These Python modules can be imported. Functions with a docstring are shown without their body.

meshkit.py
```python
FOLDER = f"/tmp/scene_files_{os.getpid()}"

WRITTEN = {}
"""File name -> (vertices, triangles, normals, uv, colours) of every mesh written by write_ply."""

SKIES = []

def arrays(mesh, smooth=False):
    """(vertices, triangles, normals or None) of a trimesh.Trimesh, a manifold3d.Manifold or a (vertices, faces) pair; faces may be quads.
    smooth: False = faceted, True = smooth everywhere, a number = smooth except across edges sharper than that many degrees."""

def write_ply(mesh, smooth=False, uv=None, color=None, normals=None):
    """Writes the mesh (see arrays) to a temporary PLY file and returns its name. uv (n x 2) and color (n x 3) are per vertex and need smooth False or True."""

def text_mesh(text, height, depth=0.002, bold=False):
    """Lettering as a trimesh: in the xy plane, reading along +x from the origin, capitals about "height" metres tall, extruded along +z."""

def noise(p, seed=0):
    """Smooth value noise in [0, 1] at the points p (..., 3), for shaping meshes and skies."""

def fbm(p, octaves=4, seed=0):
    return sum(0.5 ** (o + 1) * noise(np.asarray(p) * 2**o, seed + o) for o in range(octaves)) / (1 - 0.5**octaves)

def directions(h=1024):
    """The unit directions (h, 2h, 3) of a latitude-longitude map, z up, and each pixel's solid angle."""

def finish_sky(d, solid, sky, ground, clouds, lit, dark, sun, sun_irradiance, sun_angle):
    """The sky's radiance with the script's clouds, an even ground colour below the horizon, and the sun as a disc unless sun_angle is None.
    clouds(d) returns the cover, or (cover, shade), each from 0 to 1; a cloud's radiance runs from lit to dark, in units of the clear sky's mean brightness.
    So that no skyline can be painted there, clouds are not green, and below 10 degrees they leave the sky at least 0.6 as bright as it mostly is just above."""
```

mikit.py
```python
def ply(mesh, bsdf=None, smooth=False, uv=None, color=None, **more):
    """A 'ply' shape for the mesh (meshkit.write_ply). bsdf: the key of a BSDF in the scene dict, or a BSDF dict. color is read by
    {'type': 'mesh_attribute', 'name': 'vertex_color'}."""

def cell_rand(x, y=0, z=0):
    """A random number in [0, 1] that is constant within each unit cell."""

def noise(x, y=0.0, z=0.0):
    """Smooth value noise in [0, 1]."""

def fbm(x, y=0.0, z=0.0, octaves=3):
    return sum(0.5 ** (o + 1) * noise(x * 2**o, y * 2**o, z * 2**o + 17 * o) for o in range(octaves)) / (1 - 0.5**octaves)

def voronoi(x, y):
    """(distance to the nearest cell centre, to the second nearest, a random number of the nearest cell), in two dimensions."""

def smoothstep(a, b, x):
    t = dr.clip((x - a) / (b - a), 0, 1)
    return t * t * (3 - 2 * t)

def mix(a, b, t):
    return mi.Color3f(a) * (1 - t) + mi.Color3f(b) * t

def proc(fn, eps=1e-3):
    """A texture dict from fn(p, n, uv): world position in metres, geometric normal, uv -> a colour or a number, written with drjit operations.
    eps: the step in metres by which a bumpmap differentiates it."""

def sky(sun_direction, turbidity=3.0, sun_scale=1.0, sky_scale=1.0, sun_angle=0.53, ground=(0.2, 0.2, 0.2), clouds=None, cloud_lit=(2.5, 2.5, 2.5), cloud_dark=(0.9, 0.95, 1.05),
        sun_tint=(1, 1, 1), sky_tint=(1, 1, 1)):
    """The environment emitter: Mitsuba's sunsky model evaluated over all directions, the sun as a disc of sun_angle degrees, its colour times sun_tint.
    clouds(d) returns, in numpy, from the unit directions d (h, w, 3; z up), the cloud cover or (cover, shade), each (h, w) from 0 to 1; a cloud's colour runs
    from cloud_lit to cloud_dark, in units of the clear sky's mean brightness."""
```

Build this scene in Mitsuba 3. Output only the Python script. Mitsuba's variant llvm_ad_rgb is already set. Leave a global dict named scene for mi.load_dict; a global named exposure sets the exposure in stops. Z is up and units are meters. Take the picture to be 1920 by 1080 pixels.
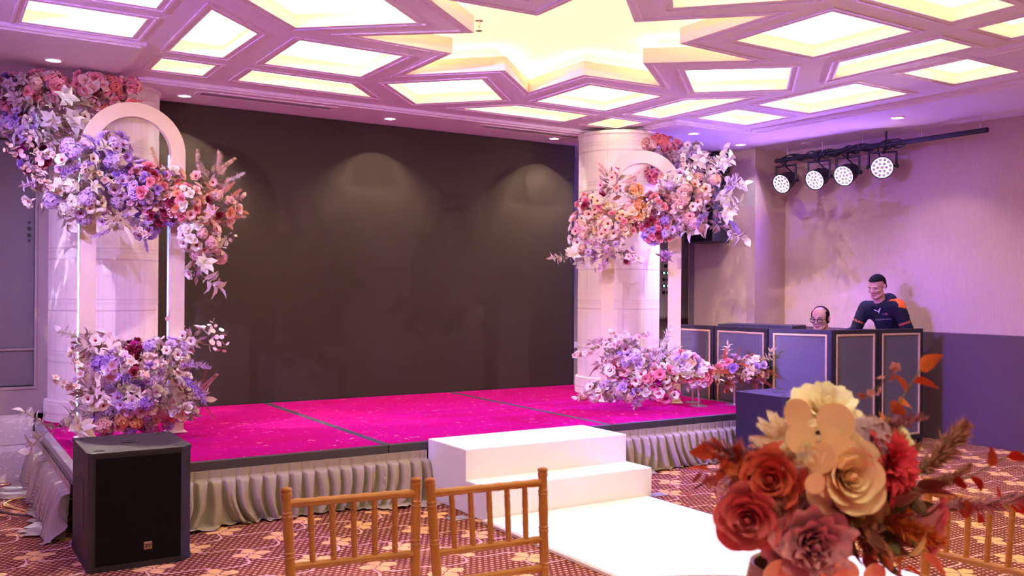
import math, random, numpy as np, trimesh, mitsuba as mi, drjit as dr, mikit, meshkit, manifold3d
from shapely.geometry import Polygon, LineString, Point, box as sbox
from shapely.ops import unary_union
T = mi.ScalarTransform4f
PI = math.pi
scene, labels = {}, {}
rng = random.Random(11)
nrg = np.random.default_rng(11)

# ------------------------------------------------------------------ camera, light, exposure
YAW, PITCH, ROLL, EYE = 0.56306748, 0.00253058, 0.00698347, 1.5
_fw = np.array([math.sin(YAW)*math.cos(PITCH), math.cos(YAW)*math.cos(PITCH), math.sin(PITCH)])
_r0 = np.array([math.cos(YAW), -math.sin(YAW), 0.0]); _u0 = np.cross(_r0, _fw)
_up = -math.sin(ROLL)*_r0 + math.cos(ROLL)*_u0
scene['camera'] = {'type': 'thinlens', 'fov': math.degrees(2*math.atan(960/1737.4)), 'fov_axis': 'x', 'aperture_radius': 0.003, 'focus_distance': 7.5,
    'near_clip': 0.05, 'far_clip': 100.0, 'to_world': T().look_at(origin=[0, 0, EYE], target=[float(_fw[0]), float(_fw[1]), float(EYE+_fw[2])], up=[float(x) for x in _up])}
exposure = 0.0
WARM = (2.9, 2.55, 1.15)          # emissive stand-ins for the cove-lit coffer ceilings
STAR = (1.05, 0.80, 0.40)  # same stand-in glow, dimmer, for the star coffer
DOWN = (1.0, 0.83, 0.64)          # downlights
VIOLET = (0.26, 0.12, 1.0)        # stage wash lamps
PINKW = (1.0, 0.72, 0.86)         # front lamps
ADDED_DOWN_I = 7.8
DOWN_I, DOWN_LOW = 11.0, 4.6
WASH_R, WASH_L, FRONT_I, SPILL_I = 105.0, 270.0, 22.0, 7.0

def spot(key, p, q, rgb, I, cutoff, beam):
    scene[key] = {'type': 'spot', 'to_world': T().look_at(origin=list(map(float, p)), target=list(map(float, q)), up=[0.02, 0.01, 1] if abs(p[0]-q[0])+abs(p[1]-q[1]) > 0.05 else [0, 1, 0]),
        'sampling_weight': 2.0, 'intensity': {'type': 'rgb', 'value': [float(c*I) for c in rgb]}, 'cutoff_angle': float(cutoff), 'beam_width': float(beam)}

# ------------------------------------------------------------------ materials
def rgb(*c): return {'type': 'rgb', 'value': [float(x) for x in c]}
def hx(s): # sRGB hex -> linear
    v = np.array([int(s[i:i+2], 16) for i in (0, 2, 4)])/255.0
    return tuple(np.where(v <= 0.04045, v/12.92, ((v+0.055)/1.055)**2.4))
def pbr(key, col, rough=0.6, metal=0.0, spec=0.4, **k):
    c = rgb(*col) if isinstance(col, tuple) else col
    scene[key] = {'type': 'twosided', 'b': {'type': 'principled', 'base_color': c, 'roughness': float(rough), 'metallic': float(metal), 'specular': float(spec), **k}}
    return key
def matte(key, col):
    scene[key] = {'type': 'twosided', 'b': {'type': 'diffuse', 'reflectance': rgb(*col) if isinstance(col, tuple) else col}}
    return key
vcol = {'type': 'mesh_attribute', 'name': 'vertex_color'}
matte('m_petal', vcol)
pbr('m_cloth_v', vcol, 0.8, spec=0.15)
pbr('m_skin', vcol, 0.5, spec=0.35)

def carpet_fn(p, n, uv):
    x, y = p.x, p.y
    base = mikit.mix((0.110, 0.027, 0.020), (0.155, 0.042, 0.028), mikit.noise(x*7, y*7))
    # little light dashes in staggered rows
    a, b = x/0.038, y/0.033
    row = dr.floor(b)
    a2 = a + 0.5*(row - 2*dr.floor(row*0.5))
    fx, fy = a2-dr.floor(a2)-0.5, b-row-0.5
    dot = mikit.smoothstep(0.33, 0.22, dr.sqrt(dr.square(fx)*0.9 + dr.square(fy)*1.7))
    col = mikit.mix(base, (0.56, 0.33, 0.24), dot*0.85)
    # vine lines through the blossoms
    u, v = (x-1.562)/0.261, (y-5.215)/0.2865
    s, t = (u+v)*0.5, (u-v)*0.5
    l1 = dr.abs(s - dr.floor(s+0.5) + 0.17*dr.sin(t*2*PI))
    l2 = dr.abs(t - dr.floor(t+0.5) + 0.17*dr.sin(s*2*PI + 1.2))
    vine = dr.maximum(mikit.smoothstep(0.030, 0.014, l1), mikit.smoothstep(0.030, 0.014, l2)*mikit.smoothstep(0.1, 0.2, l1))
    col = mikit.mix(col, (0.62, 0.34, 0.32), vine*0.85)
    # four-petalled blossoms on a staggered lattice
    iu = dr.floor(s+0.5); iv = dr.floor(t+0.5)
    cx, cy = (iu+iv)*0.261+1.562, (iu-iv)*0.2865+5.215
    dx, dy = x-cx, y-cy
    ax, ay = dr.abs(dx), dr.abs(dy)
    lo, sh = dr.maximum(ax, ay), dr.minimum(ax, ay)
    w = 0.039*dr.sqrt(dr.maximum(0.0, dr.sin(dr.clip((lo-0.012)/0.098, 0, 1)*PI)))
    w = dr.minimum(w, lo*0.86)
    petal = mikit.smoothstep(0.003, -0.003, sh-w)*mikit.smoothstep(0.110, 0.104, lo)
    pc = mikit.mix((0.62, 0.36, 0.16), (0.50, 0.27, 0.13), mikit.smoothstep(0.5, 1.0, sh/dr.maximum(w, 1e-4)))
    return mikit.mix(col, pc, petal*0.95)
pbr('m_carpet', mikit.proc(carpet_fn), 0.95, spec=0.05)

def wall_fn(p, n, uv):
    f = mikit.fbm(p.x*90+p.y*90, p.z*14.0, 3.0, 2)
    return mikit.mix((0.52, 0.365, 0.335), (0.57, 0.41, 0.37), f)
matte('m_wall', mikit.proc(wall_fn))
pbr('m_wainscot', (0.105, 0.066, 0.082), 0.55, spec=0.25)
matte('m_ceiling', (0.86, 0.78, 0.94))
matte('m_soffit', (0.82, 0.74, 0.86))
matte('m_cove', (0.86, 0.80, 0.68))
pbr('m_vent', (0.52, 0.40, 0.46), 0.5)
pbr('m_dark', (0.03, 0.026, 0.028), 0.6)
pbr('m_brown_wall', (0.30, 0.23, 0.24), 0.7, spec=0.2)
pbr('m_door_dark', (0.165, 0.135, 0.155), 0.5, spec=0.3)
def stone_fn(p, n, uv):
    f = mikit.smoothstep(0.74, 0.8, mikit.noise(p.x*60, p.y*60, p.z*60))
    return mikit.mix(mikit.mix((0.52, 0.46, 0.47), (0.60, 0.54, 0.54), mikit.fbm(p.x*9, p.y*9, p.z*9)), (0.8, 0.75, 0.75), f*0.7)
pbr('m_stone', mikit.proc(stone_fn), 0.6, spec=0.2)
def red_fn(p, n, uv):
    f = mikit.fbm(p.x*160, p.y*160, 0.0, 2)
    spk = mikit.smoothstep(0.905, 0.93, mikit.noise(p.x*34+5, p.y*34))
    return mikit.mix(mikit.mix((0.27, 0.003, 0.085), (0.36, 0.006, 0.14), f), (0.9, 0.45, 0.55), spk*0.22)
pbr('m_red', mikit.proc(red_fn), 1.0, spec=0.0)
pbr('m_black_edge', (0.05, 0.048, 0.05), 0.38, spec=0.5)
pbr('m_alu', (0.55, 0.55, 0.6), 0.35, metal=0.8)
pbr('m_seam', (0.06, 0.055, 0.07), 0.4, spec=0.5)
pbr('m_screen', mikit.proc(lambda p, n, uv: mikit.mix((0.048, 0.035, 0.030), (0.054, 0.040, 0.034), mikit.noise(p.x*2, p.z*2))), 0.75, spec=0.1)
pbr('m_bezel', (0.02, 0.018, 0.022), 0.5)
pbr('m_skirt', (0.37, 0.32, 0.27), 0.42, spec=0.4, sheen=0.3)
pbr('m_white', (0.87, 0.88, 0.88), 0.5, spec=0.3)
pbr('m_runner', mikit.proc(lambda p, n, uv: mikit.mix((0.84, 0.81, 0.84), (0.87, 0.84, 0.86), mikit.noise(p.x*40, p.y*3))), 0.32, spec=0.45)
pbr('m_runner_edge', (0.62, 0.50, 0.42), 0.5)
pbr('m_arch', (0.74, 0.60, 0.47), 0.5, spec=0.3)
def col_fn(p, n, uv):
    z = p.z
    a = dr.atan2(p.y-8.3, p.x-dr.select(p.x < 4, 1.28, 6.42))*0.44
    g = mi.Float(0)
    for per, off, w, s in ((0.42, 0.05, 0.010, 1.0), (0.42, 0.14, 0.006, 0.7), (0.42, 0.11, 0.018, 0.35)):
        q = z/per-off/per; g = dr.maximum(g, s*mikit.smoothstep(w/per, 0.4*w/per, dr.abs(q-dr.floor(q+0.5))))
    for per, off, w, s in ((0.24, 0.02, 0.005, 0.6), (0.24, 0.10, 0.012, 0.3)):
        q = a/per-off/per; g = dr.maximum(g, s*mikit.smoothstep(w/per, 0.4*w/per, dr.abs(q-dr.floor(q+0.5))))
    return mikit.mix((0.85, 0.77, 0.75), (0.62, 0.52, 0.54), g*0.8)
pbr('m_column', mikit.proc(col_fn), 0.6, spec=0.2)
pbr('m_cabinet_black', mikit.proc(lambda p, n, uv: mikit.mix((0.020, 0.016, 0.019), (0.032, 0.027, 0.030), mikit.noise(p.x*260, p.y*260, p.z*260))), 0.5, spec=0.22)
def grille_fn(p, n, uv):
    h = dr.abs(dr.sin(p.x*700)*dr.sin(p.z*700))
    return mikit.mix((0.004, 0.003, 0.004), (0.012, 0.010, 0.011), h)
pbr('m_grille', mikit.proc(grille_fn), 0.8, spec=0.05)
pbr('m_badge', (0.35, 0.20, 0.13), 0.4, metal=0.5)
pbr('m_chair', mikit.proc(lambda p, n, uv: mikit.mix((0.31, 0.112, 0.017), (0.40, 0.155, 0.027), mikit.noise(p.x*30, p.y*30, p.z*6))), 0.3, spec=0.5, clearcoat=0.4)
pbr('m_cushion', (0.78, 0.74, 0.68), 0.8)
pbr('m_pinkcloth', (0.72, 0.13, 0.20), 0.8, spec=0.1)
pbr('m_vase', (0.24, 0.14, 0.09), 0.3, spec=0.5)
pbr('m_panel_board', (0.115, 0.115, 0.13), 0.33, spec=0.6)
pbr('m_panel_frame', (0.022, 0.02, 0.022), 0.4)
pbr('m_gold', (0.78, 0.60, 0.36), 0.38, metal=0.55)
pbr('m_black', (0.018, 0.017, 0.02), 0.45)
pbr('m_lens_dark', (0.2, 0.2, 0.22), 0.3)
pbr('m_cable_y', (0.62, 0.45, 0.14), 0.5)
pbr('m_cable_k', (0.09, 0.06, 0.07), 0.5)
pbr('m_metal', (0.75, 0.72, 0.74), 0.25, metal=0.9)
pbr('m_grey_box', (0.46, 0.43, 0.44), 0.5)
pbr('m_trim', (0.82, 0.72, 0.84), 0.5)
pbr('m_hair', (0.008, 0.007, 0.007), 0.8, spec=0.1)
pbr('m_hood', (0.014, 0.014, 0.024), 0.85, spec=0.15)
pbr('m_orange', (0.85, 0.16, 0.03), 0.7)
pbr('m_print', (0.75, 0.75, 0.78), 0.7)
pbr('m_print_grey', (0.28, 0.28, 0.33), 0.7)
pbr('m_print_red', (0.55, 0.06, 0.06), 0.7)
pbr('m_shirt2', (0.16, 0.05, 0.06), 0.85)
pbr('m_trouser', (0.03, 0.03, 0.04), 0.9)
scene['m_lensglass'] = {'type': 'thindielectric'}
pbr('m_white_lamp', (0.9, 0.88, 0.88), 0.5)

# ------------------------------------------------------------------ helpers
used = {}
def fresh(name):
    k = used.get(name, -1)+1; used[name] = k
    return name if k == 0 else f'{name}_{k:03d}'
def tag(key, label=None, cat=None, group=None, kind=None):
    d = labels.setdefault(key, {})
    for a, b in (('label', label), ('category', cat), ('group', group), ('kind', kind)):
        if b: d[a] = b
    return key
def part(parent, name, mesh, mat, smooth=False, color=None, M=None, label=None, kind=None, **more):
    key = fresh(f'{parent}__{name}' if parent else name)
    d = mikit.ply(mesh, mat, smooth, color=color, **more)
    if M is not None: d['to_world'] = M
    scene[key] = d
    if label or kind: tag(key, label, kind=kind)
    return key
def share(parent, name, d, M=None):
    key = fresh(f'{parent}__{name}' if parent else name)
    scene[key] = {**d, 'to_world': M} if M is not None else d
    return key
def thing(name, label, cat, group=None, kind=None):
    key = fresh(name); tag(key, label, cat, group, kind); return key
def emit(key, c, w=1.0): scene[key]['emitter'] = {'type': 'area', 'radiance': rgb(*c), 'sampling_weight': float(w)}

def cat(ms): return trimesh.util.concatenate([m for m in ms])
def bx(x0, x1, y0, y1, z0, z1):
    m = trimesh.creation.box(extents=(abs(x1-x0), abs(y1-y0), abs(z1-z0))); m.apply_translation(((x0+x1)/2, (y0+y1)/2, (z0+z1)/2)); return m
def rbx(x0, x1, y0, y1, z0, z1, b=0.004):
    x0, x1 = sorted((x0, x1)); y0, y1 = sorted((y0, y1)); z0, z1 = sorted((z0, z1))
    P = []
    for x, sx in ((x0, 1), (x1, -1)):
        for y, sy in ((y0, 1), (y1, -1)):
            for z, sz in ((z0, 1), (z1, -1)):
                P += [(x, y+sy*b, z+sz*b), (x+sx*b, y, z+sz*b), (x+sx*b, y+sy*b, z)]
    return trimesh.convex.convex_hull(np.array(P))
def xf(m, M): m = m.copy(); m.apply_transform(M); return m
def rotz(a): return trimesh.transformations.rotation_matrix(a, [0, 0, 1])
def roty(a): return trimesh.transformations.rotation_matrix(a, [0, 1, 0])
def rotx(a): return trimesh.transformations.rotation_matrix(a, [1, 0, 0])
def tr(x, y, z): return trimesh.transformations.translation_matrix((x, y, z))
def frame(p, d, roll=0.0, s=1.0):
    """matrix that takes +z to d, origin to p"""
    d = np.asarray(d, float); d = d/np.linalg.norm(d)
    a = np.cross([0, 0, 1.0] if abs(d[2]) < 0.95 else [1.0, 0, 0], d); a /= np.linalg.norm(a); b = np.cross(d, a)
    c, sn = math.cos(roll), math.sin(roll)
    M = np.eye(4); M[:3, 0] = (c*a+sn*b)*s; M[:3, 1] = (-sn*a+c*b)*s; M[:3, 2] = d*s; M[:3, 3] = p
    return M
def mt(M): return T(np.asarray(M, float))
def ext(poly, z0, z1):
    ms = []
    for g in getattr(poly, 'geoms', [poly]):
        m = trimesh.creation.extrude_polygon(g, z1-z0, engine='earcut'); m.apply_translation((0, 0, z0)); ms.append(m)
    return cat(ms)
def lathe(prof, n=16):
    return trimesh.creation.revolve(np.array(prof, float), sections=n)
def turned(p, q, prof, n=12):
    """turned rod from p to q; prof = [(t, r)]"""
    p, q = np.array(p, float), np.array(q, float); L = np.linalg.norm(q-p)
    pr = [(1e-4, prof[0][0]*L)]+[(r, t*L) for t, r in prof]+[(1e-4, prof[-1][0]*L)]
    return xf(lathe(pr, n), frame(p, q-p))
def tube(pts, r, n=6, closed=False):
    p = np.asarray(pts, float); k = len(p)
    r = np.broadcast_to(np.asarray(r, float), (k,))
    t = (np.roll(p, -1, 0)-np.roll(p, 1, 0)) if closed else np.gradient(p, axis=0)
    t /= np.linalg.norm(t, axis=1, keepdims=True)+1e-12
    a = np.zeros_like(p); ref = np.array([0, 0, 1.0]) if abs(t[0][2]) < 0.9 else np.array([1.0, 0, 0])
    for i in range(k):
        ref = ref-t[i]*(ref@t[i]); ref /= np.linalg.norm(ref)+1e-12; a[i] = ref
    b = np.cross(t, a); an = np.arange(n)*2*PI/n
    v = p[:, None]+r[:, None, None]*(np.cos(an)[None, :, None]*a[:, None]+np.sin(an)[None, :, None]*b[:, None])
    f = []
    for i in range(k if closed else k-1):
        for j in range(n):
            A, B, C, D = i*n+j, i*n+(j+1) % n, ((i+1) % k)*n+(j+1) % n, ((i+1) % k)*n+j
            f += [(A, B, C), (A, C, D)]
    v = v.reshape(-1, 3)
    if not closed:
        v = np.vstack([v, p[:1], p[-1:]])
        for j in range(n):
            f += [(k*n, (j+1) % n, j), (k*n+1, (k-1)*n+j, (k-1)*n+(j+1) % n)]
    return trimesh.Trimesh(v, np.array(f), process=False)
def grid(fn, nu, nv):
    """surface (u, v in 0..1) -> xyz as a mesh with nu x nv cells"""
    u, v = np.meshgrid(np.linspace(0, 1, nu+1), np.linspace(0, 1, nv+1), indexing='ij')
    p = np.stack(fn(u, v), -1).reshape(-1, 3)
    i, j = np.meshgrid(np.arange(nu), np.arange(nv), indexing='ij'); a = (i*(nv+1)+j).ravel()
    f = np.vstack([np.stack([a, a+nv+1, a+nv+2], 1), np.stack([a, a+nv+2, a+1], 1)])
    return trimesh.Trimesh(p, f, process=False)

# ------------------------------------------------------------------ the room
XR, YB, XL, YF = 8.80, 8.62, -1.10, -3.4
CZ, LZ = 3.20, 3.24
fl = part(None, 'floor', bx(XL-0.1, XR+0.6, YF, 9.6, -0.1, 0.0), 'm_carpet'); tag(fl, 'brown patterned carpet floor with golden blossoms and pale vines', kind='structure')
wr = part(None, 'wall_right', bx(XR, XR+0.12, YF, 7.74, 0, 3.6), 'm_wall'); tag(wr, 'pinkish beige wall behind the lamp rail', kind='structure')
part(wr, 'wainscot', rbx(XR-0.022, XR+0.01, YF+0.02, 7.73, 0.0, 1.10, 0.004), 'm_wainscot', label='dark purple-brown wainscot panel')
pr = part(None, 'wall_pier', bx(8.28, XR+0.12, 7.74, 8.80, 0, 3.6), 'm_wall'); tag(pr, 'projecting wall pier between the corner recess and the lamp rail', kind='structure')
part(pr, 'edge_trim', bx(8.262, 8.30, 8.76, 8.84, 0, 3.19), 'm_door_dark')
part(pr, 'edge_trim', bx(8.31, 8.34, 8.80, 8.90, 0, 3.19), 'm_gold')
bk = part(None, 'wall_back', bx(XL-0.1, 9.5, 9.42, 9.55, 0, 3.6), 'm_brown_wall'); tag(bk, 'back wall of the recess behind the stage', kind='structure')
part(bk, 'recess_side', bx(9.4, 9.5, 8.8, 9.45, 0, 3.6), 'm_wall')
part(bk, 'rail', rbx(6.5, 9.4, 9.39, 9.43, 0.78, 0.86, 0.006), 'm_trim')
wl = part(None, 'wall_left', bx(XL-0.12, XL, YF, 8.7, 0, 3.6), 'm_wall'); tag(wl, 'side wall on the far side of the steps', kind='structure')
wf = part(None, 'wall_front', bx(XL-0.1, XR+0.1, YF-0.1, YF, 0, 3.6), 'm_wall'); tag(wf, 'rear wall of the hall facing the stage', kind='structure')
# door wall left of the stage
dw = part(None, 'door_1', cat([bx(0.77, 0.875, 8.60, 8.72, 0.455, 3.19), bx(-0.5, 0.77, 8.60, 8.72, 0.455, 0.67), bx(XL, -0.5, 8.60, 8.72, 0.455, 3.19), bx(-0.5, 0.77, 8.60, 8.72, 2.72, 3.19)]), 'm_brown_wall')
tag(dw, 'mauve-brown framed door leaf above the pale stone steps', kind='structure')
part(dw, 'upper_panel', rbx(-0.49, 0.758, 8.665, 8.70, 0.99, 2.71, 0.006), 'm_door_dark')
part(dw, 'lower_panel', rbx(-0.49, 0.758, 8.660, 8.70, 0.68, 0.975, 0.006), 'm_door_dark')
part(dw, 'molding', cat([rbx(0.752, 0.775, 8.588, 8.61, 0.66, 2.73, 0.004), rbx(-0.5, 0.775, 8.588, 8.61, 0.655, 0.68, 0.004), rbx(-0.5, 0.755, 8.640, 8.675, 0.972, 0.993, 0.004)]), 'm_brown_wall')
for i, z in enumerate((2.035, 1.985, 1.93, 1.885)):
    part(dw, 'pull_hole', xf(lathe([(0.0001, -0.004), (0.011 if i in (0, 3) else 0.017, -0.004), (0.011 if i in (0, 3) else 0.017, 0.004), (0.0001, 0.004)], 14), tr(0.715, 8.664, z) @ rotx(PI/2)), 'm_dark')
# stone steps to that door
st = thing('stone_steps', 'two pale speckled stone steps below the framed door', 'steps')
part(st, 'lower_step', rbx(XL+0.01, 0.732, 8.033, 8.60, 0.0, 0.245, 0.008), 'm_stone')
part(st, 'upper_step', rbx(XL+0.01, 0.726, 8.305, 8.60, 0.245, 0.455, 0.008), 'm_stone')

# ceiling: soffit frame, lattice slab with star coffers, moldings and emissive panels standing in for cove light
CX, CY = 3.85, 5.43
ce = part(None, 'ceiling', bx(XL-0.1, 9.5, YF-0.1, 9.55, 3.52, 3.6), 'm_ceiling'); tag(ce, 'lilac-white ceiling with a star-shaped lattice of glowing coffers', kind='structure')
room = sbox(XL, YF, 9.45, 9.5)
def mir(pl): return [(2*CX-x, y) for x, y in pl]
tray = Polygon([(0.17, 6.97), (1.27, 6.97), (1.27, 8.11), (6.43, 8.11), (6.43, 7.08), (7.53, 7.08), (7.53, 3.85), (6.43, 3.85), (6.43, 2.75), (1.27, 2.75), (1.27, 3.85), (0.17, 3.85)])
from shapely import affinity
trays = [affinity.translate(tray, 0, f) for f in (0.0, -5.52)]
part(ce, 'soffit', ext(room.difference(unary_union(trays)), CZ, CZ+0.3), 'm_soffit')
for t_ in trays: part(ce, 'tray_molding', ext(t_.buffer(0.001).difference(t_.buffer(-0.035, join_style=2)), CZ+0.012, LZ+0.004), 'm_trim')
Q = []   # openings: one quarter in offsets from the centre, mirrored
def both(pl, mx=True, my=True):
    out = [pl]
    if mx: out += [[(-x, y) for x, y in p] for p in list(out)]
    if my: out += [[(x, -y) for x, y in p] for p in list(out)]
    return out
star_t = [(0, 0.79), (0.60, 1.37), (0.60, 0.56), (1.37, 0.52), (0.74, 0.0)]
half = star_t + [(x, -y) for x, y in star_t[::-1]][1:]
star = Polygon(half + [(-x, y) for x, y in half[::-1]][1:-1])
for q in both([(0.87, 0.84), (1.66, 0.84), (1.66, 1.64), (0.87, 1.64)]): Q.append(q)                 # squares
for q in both([(0.0, 1.16), (0.57, 1.76), (0.0, 2.37), (-0.57, 1.76)], mx=False): Q.append(q)         # diamonds front and back
for q in both([(1.17, 0.0), (1.79, 0.55), (2.35, 0.02), (1.79, -0.52)], my=False): Q.append(q)         # diamonds at the sides
for q in both([(0.47, 2.33), (0.83, 1.92), (1.67, 1.92), (1.67, 2.33)]): Q.append(q)                   # trapezoids
for q in both([(1.96, 1.92), (2.36, 1.92), (2.36, 2.33), (1.96, 2.33)]): Q.append(q)                   # small corner squares
for q in both([(1.96, 0.84), (2.36, 0.46), (2.36, 1.64), (1.98, 1.64)]): Q.append(q)                   # slanted quads
for q in both([(2.66, 0.89), (3.34, 0.89), (3.34, 1.42), (2.66, 1.42)]): Q.append(q)                   # outer row
for q in both([(2.66, -0.44), (3.36, -0.44), (3.36, 0.62), (2.66, 0.62)], my=False): Q.append(q)
from shapely import affinity
fields = (0.0, -5.52)                      # the same star field again over the tables behind the camera
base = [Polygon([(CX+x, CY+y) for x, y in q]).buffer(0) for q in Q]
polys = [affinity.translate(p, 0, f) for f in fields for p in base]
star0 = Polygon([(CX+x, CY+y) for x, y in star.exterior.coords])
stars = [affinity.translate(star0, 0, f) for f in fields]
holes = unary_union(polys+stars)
for f in fields: part(ce, 'lattice', ext(affinity.translate(tray.buffer(0.02, join_style=2), 0, f).difference(holes), LZ, LZ+0.055), 'm_ceiling')
def wallring(p, z0, z1, t=0.012): return ext(p.buffer(t, join_style=2).difference(p), z0, z1)
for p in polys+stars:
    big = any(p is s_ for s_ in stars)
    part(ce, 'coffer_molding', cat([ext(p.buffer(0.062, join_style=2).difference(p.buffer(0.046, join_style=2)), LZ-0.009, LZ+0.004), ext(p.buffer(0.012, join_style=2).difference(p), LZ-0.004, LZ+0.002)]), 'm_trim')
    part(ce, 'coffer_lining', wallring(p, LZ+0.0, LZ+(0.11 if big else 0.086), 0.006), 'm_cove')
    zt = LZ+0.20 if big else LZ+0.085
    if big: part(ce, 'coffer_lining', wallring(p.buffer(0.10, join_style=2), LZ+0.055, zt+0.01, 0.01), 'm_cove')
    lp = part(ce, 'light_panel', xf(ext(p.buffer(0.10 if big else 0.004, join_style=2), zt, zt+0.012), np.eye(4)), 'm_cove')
    emit(lp, STAR if big else WARM, max(0.25, min(4.0, p.area*1.6))*(1.0 if p.centroid.y > 2.7 else 0.6))  # recess ceiling itself made to glow in place of hidden cove strips
stp = thing('cove_light', 'warm light strip hidden along the rim of the star coffer', 'light strip')
k = part(stp, 'strip', ext(stars[0].buffer(0.075, join_style=2).difference(stars[0].buffer(0.05, join_style=2)), LZ+0.06, LZ+0.075), 'm_cove'); emit(k, (9.0, 7.6, 3.6))
# sprinklers
for x, y, z, lb in ((3.34, 5.76, LZ+0.20, 'small sprinkler head hanging in the star coffer'), (4.85, 4.62, LZ+0.085, 'small sprinkler head in the square coffer beside the star')):
    s = thing('sprinkler', lb, 'sprinkler')
    part(s, 'body', xf(lathe([(0.0001, 0), (0.03, 0), (0.03, -0.008), (0.012, -0.012), (0.010, -0.05), (0.0001, -0.05)], 12), tr(x, y, z)), 'm_metal')
    part(s, 'deflector', cat([xf(lathe([(0.0001, -0.075), (0.024, -0.075), (0.024, -0.078), (0.0001, -0.078)], 12), tr(x, y, z)), bx(x-0.012, x-0.009, y-0.002, y+0.002, z-0.075, z-0.05), bx(x+0.009, x+0.012, y-0.002, y+0.002, z-0.075, z-0.05)]), 'm_metal')
# air diffusers
for x0, x1, lb in ((1.96, 3.24, 'long slot air diffuser above the screen nearest the flowered pillar with the door'), (4.80, 6.12, 'long slot air diffuser above the screen nearest the lamp rail')):
    v = thing('air_diffuser', lb, 'air vent', 'slot air diffusers above the screen')
    part(v, 'frame', ext(sbox(x0, 8.19, x1, 8.37).difference(sbox(x0+0.04, 8.215, x1-0.04, 8.345)), CZ-0.008, CZ+0.002), 'm_trim')
    part(v, 'back', bx(x0+0.04, x1-0.04, 8.215, 8.345, CZ-0.002, CZ+0.004), 'm_vent')
    for i in range(3):
        part(v, 'blade', xf(bx(x0+0.04, x1-0.04, -0.014, 0.014, -0.001, 0.001), tr(0, 8.24+i*0.04, CZ-0.004) @ rotx(0.35)), 'm_vent')
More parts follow.
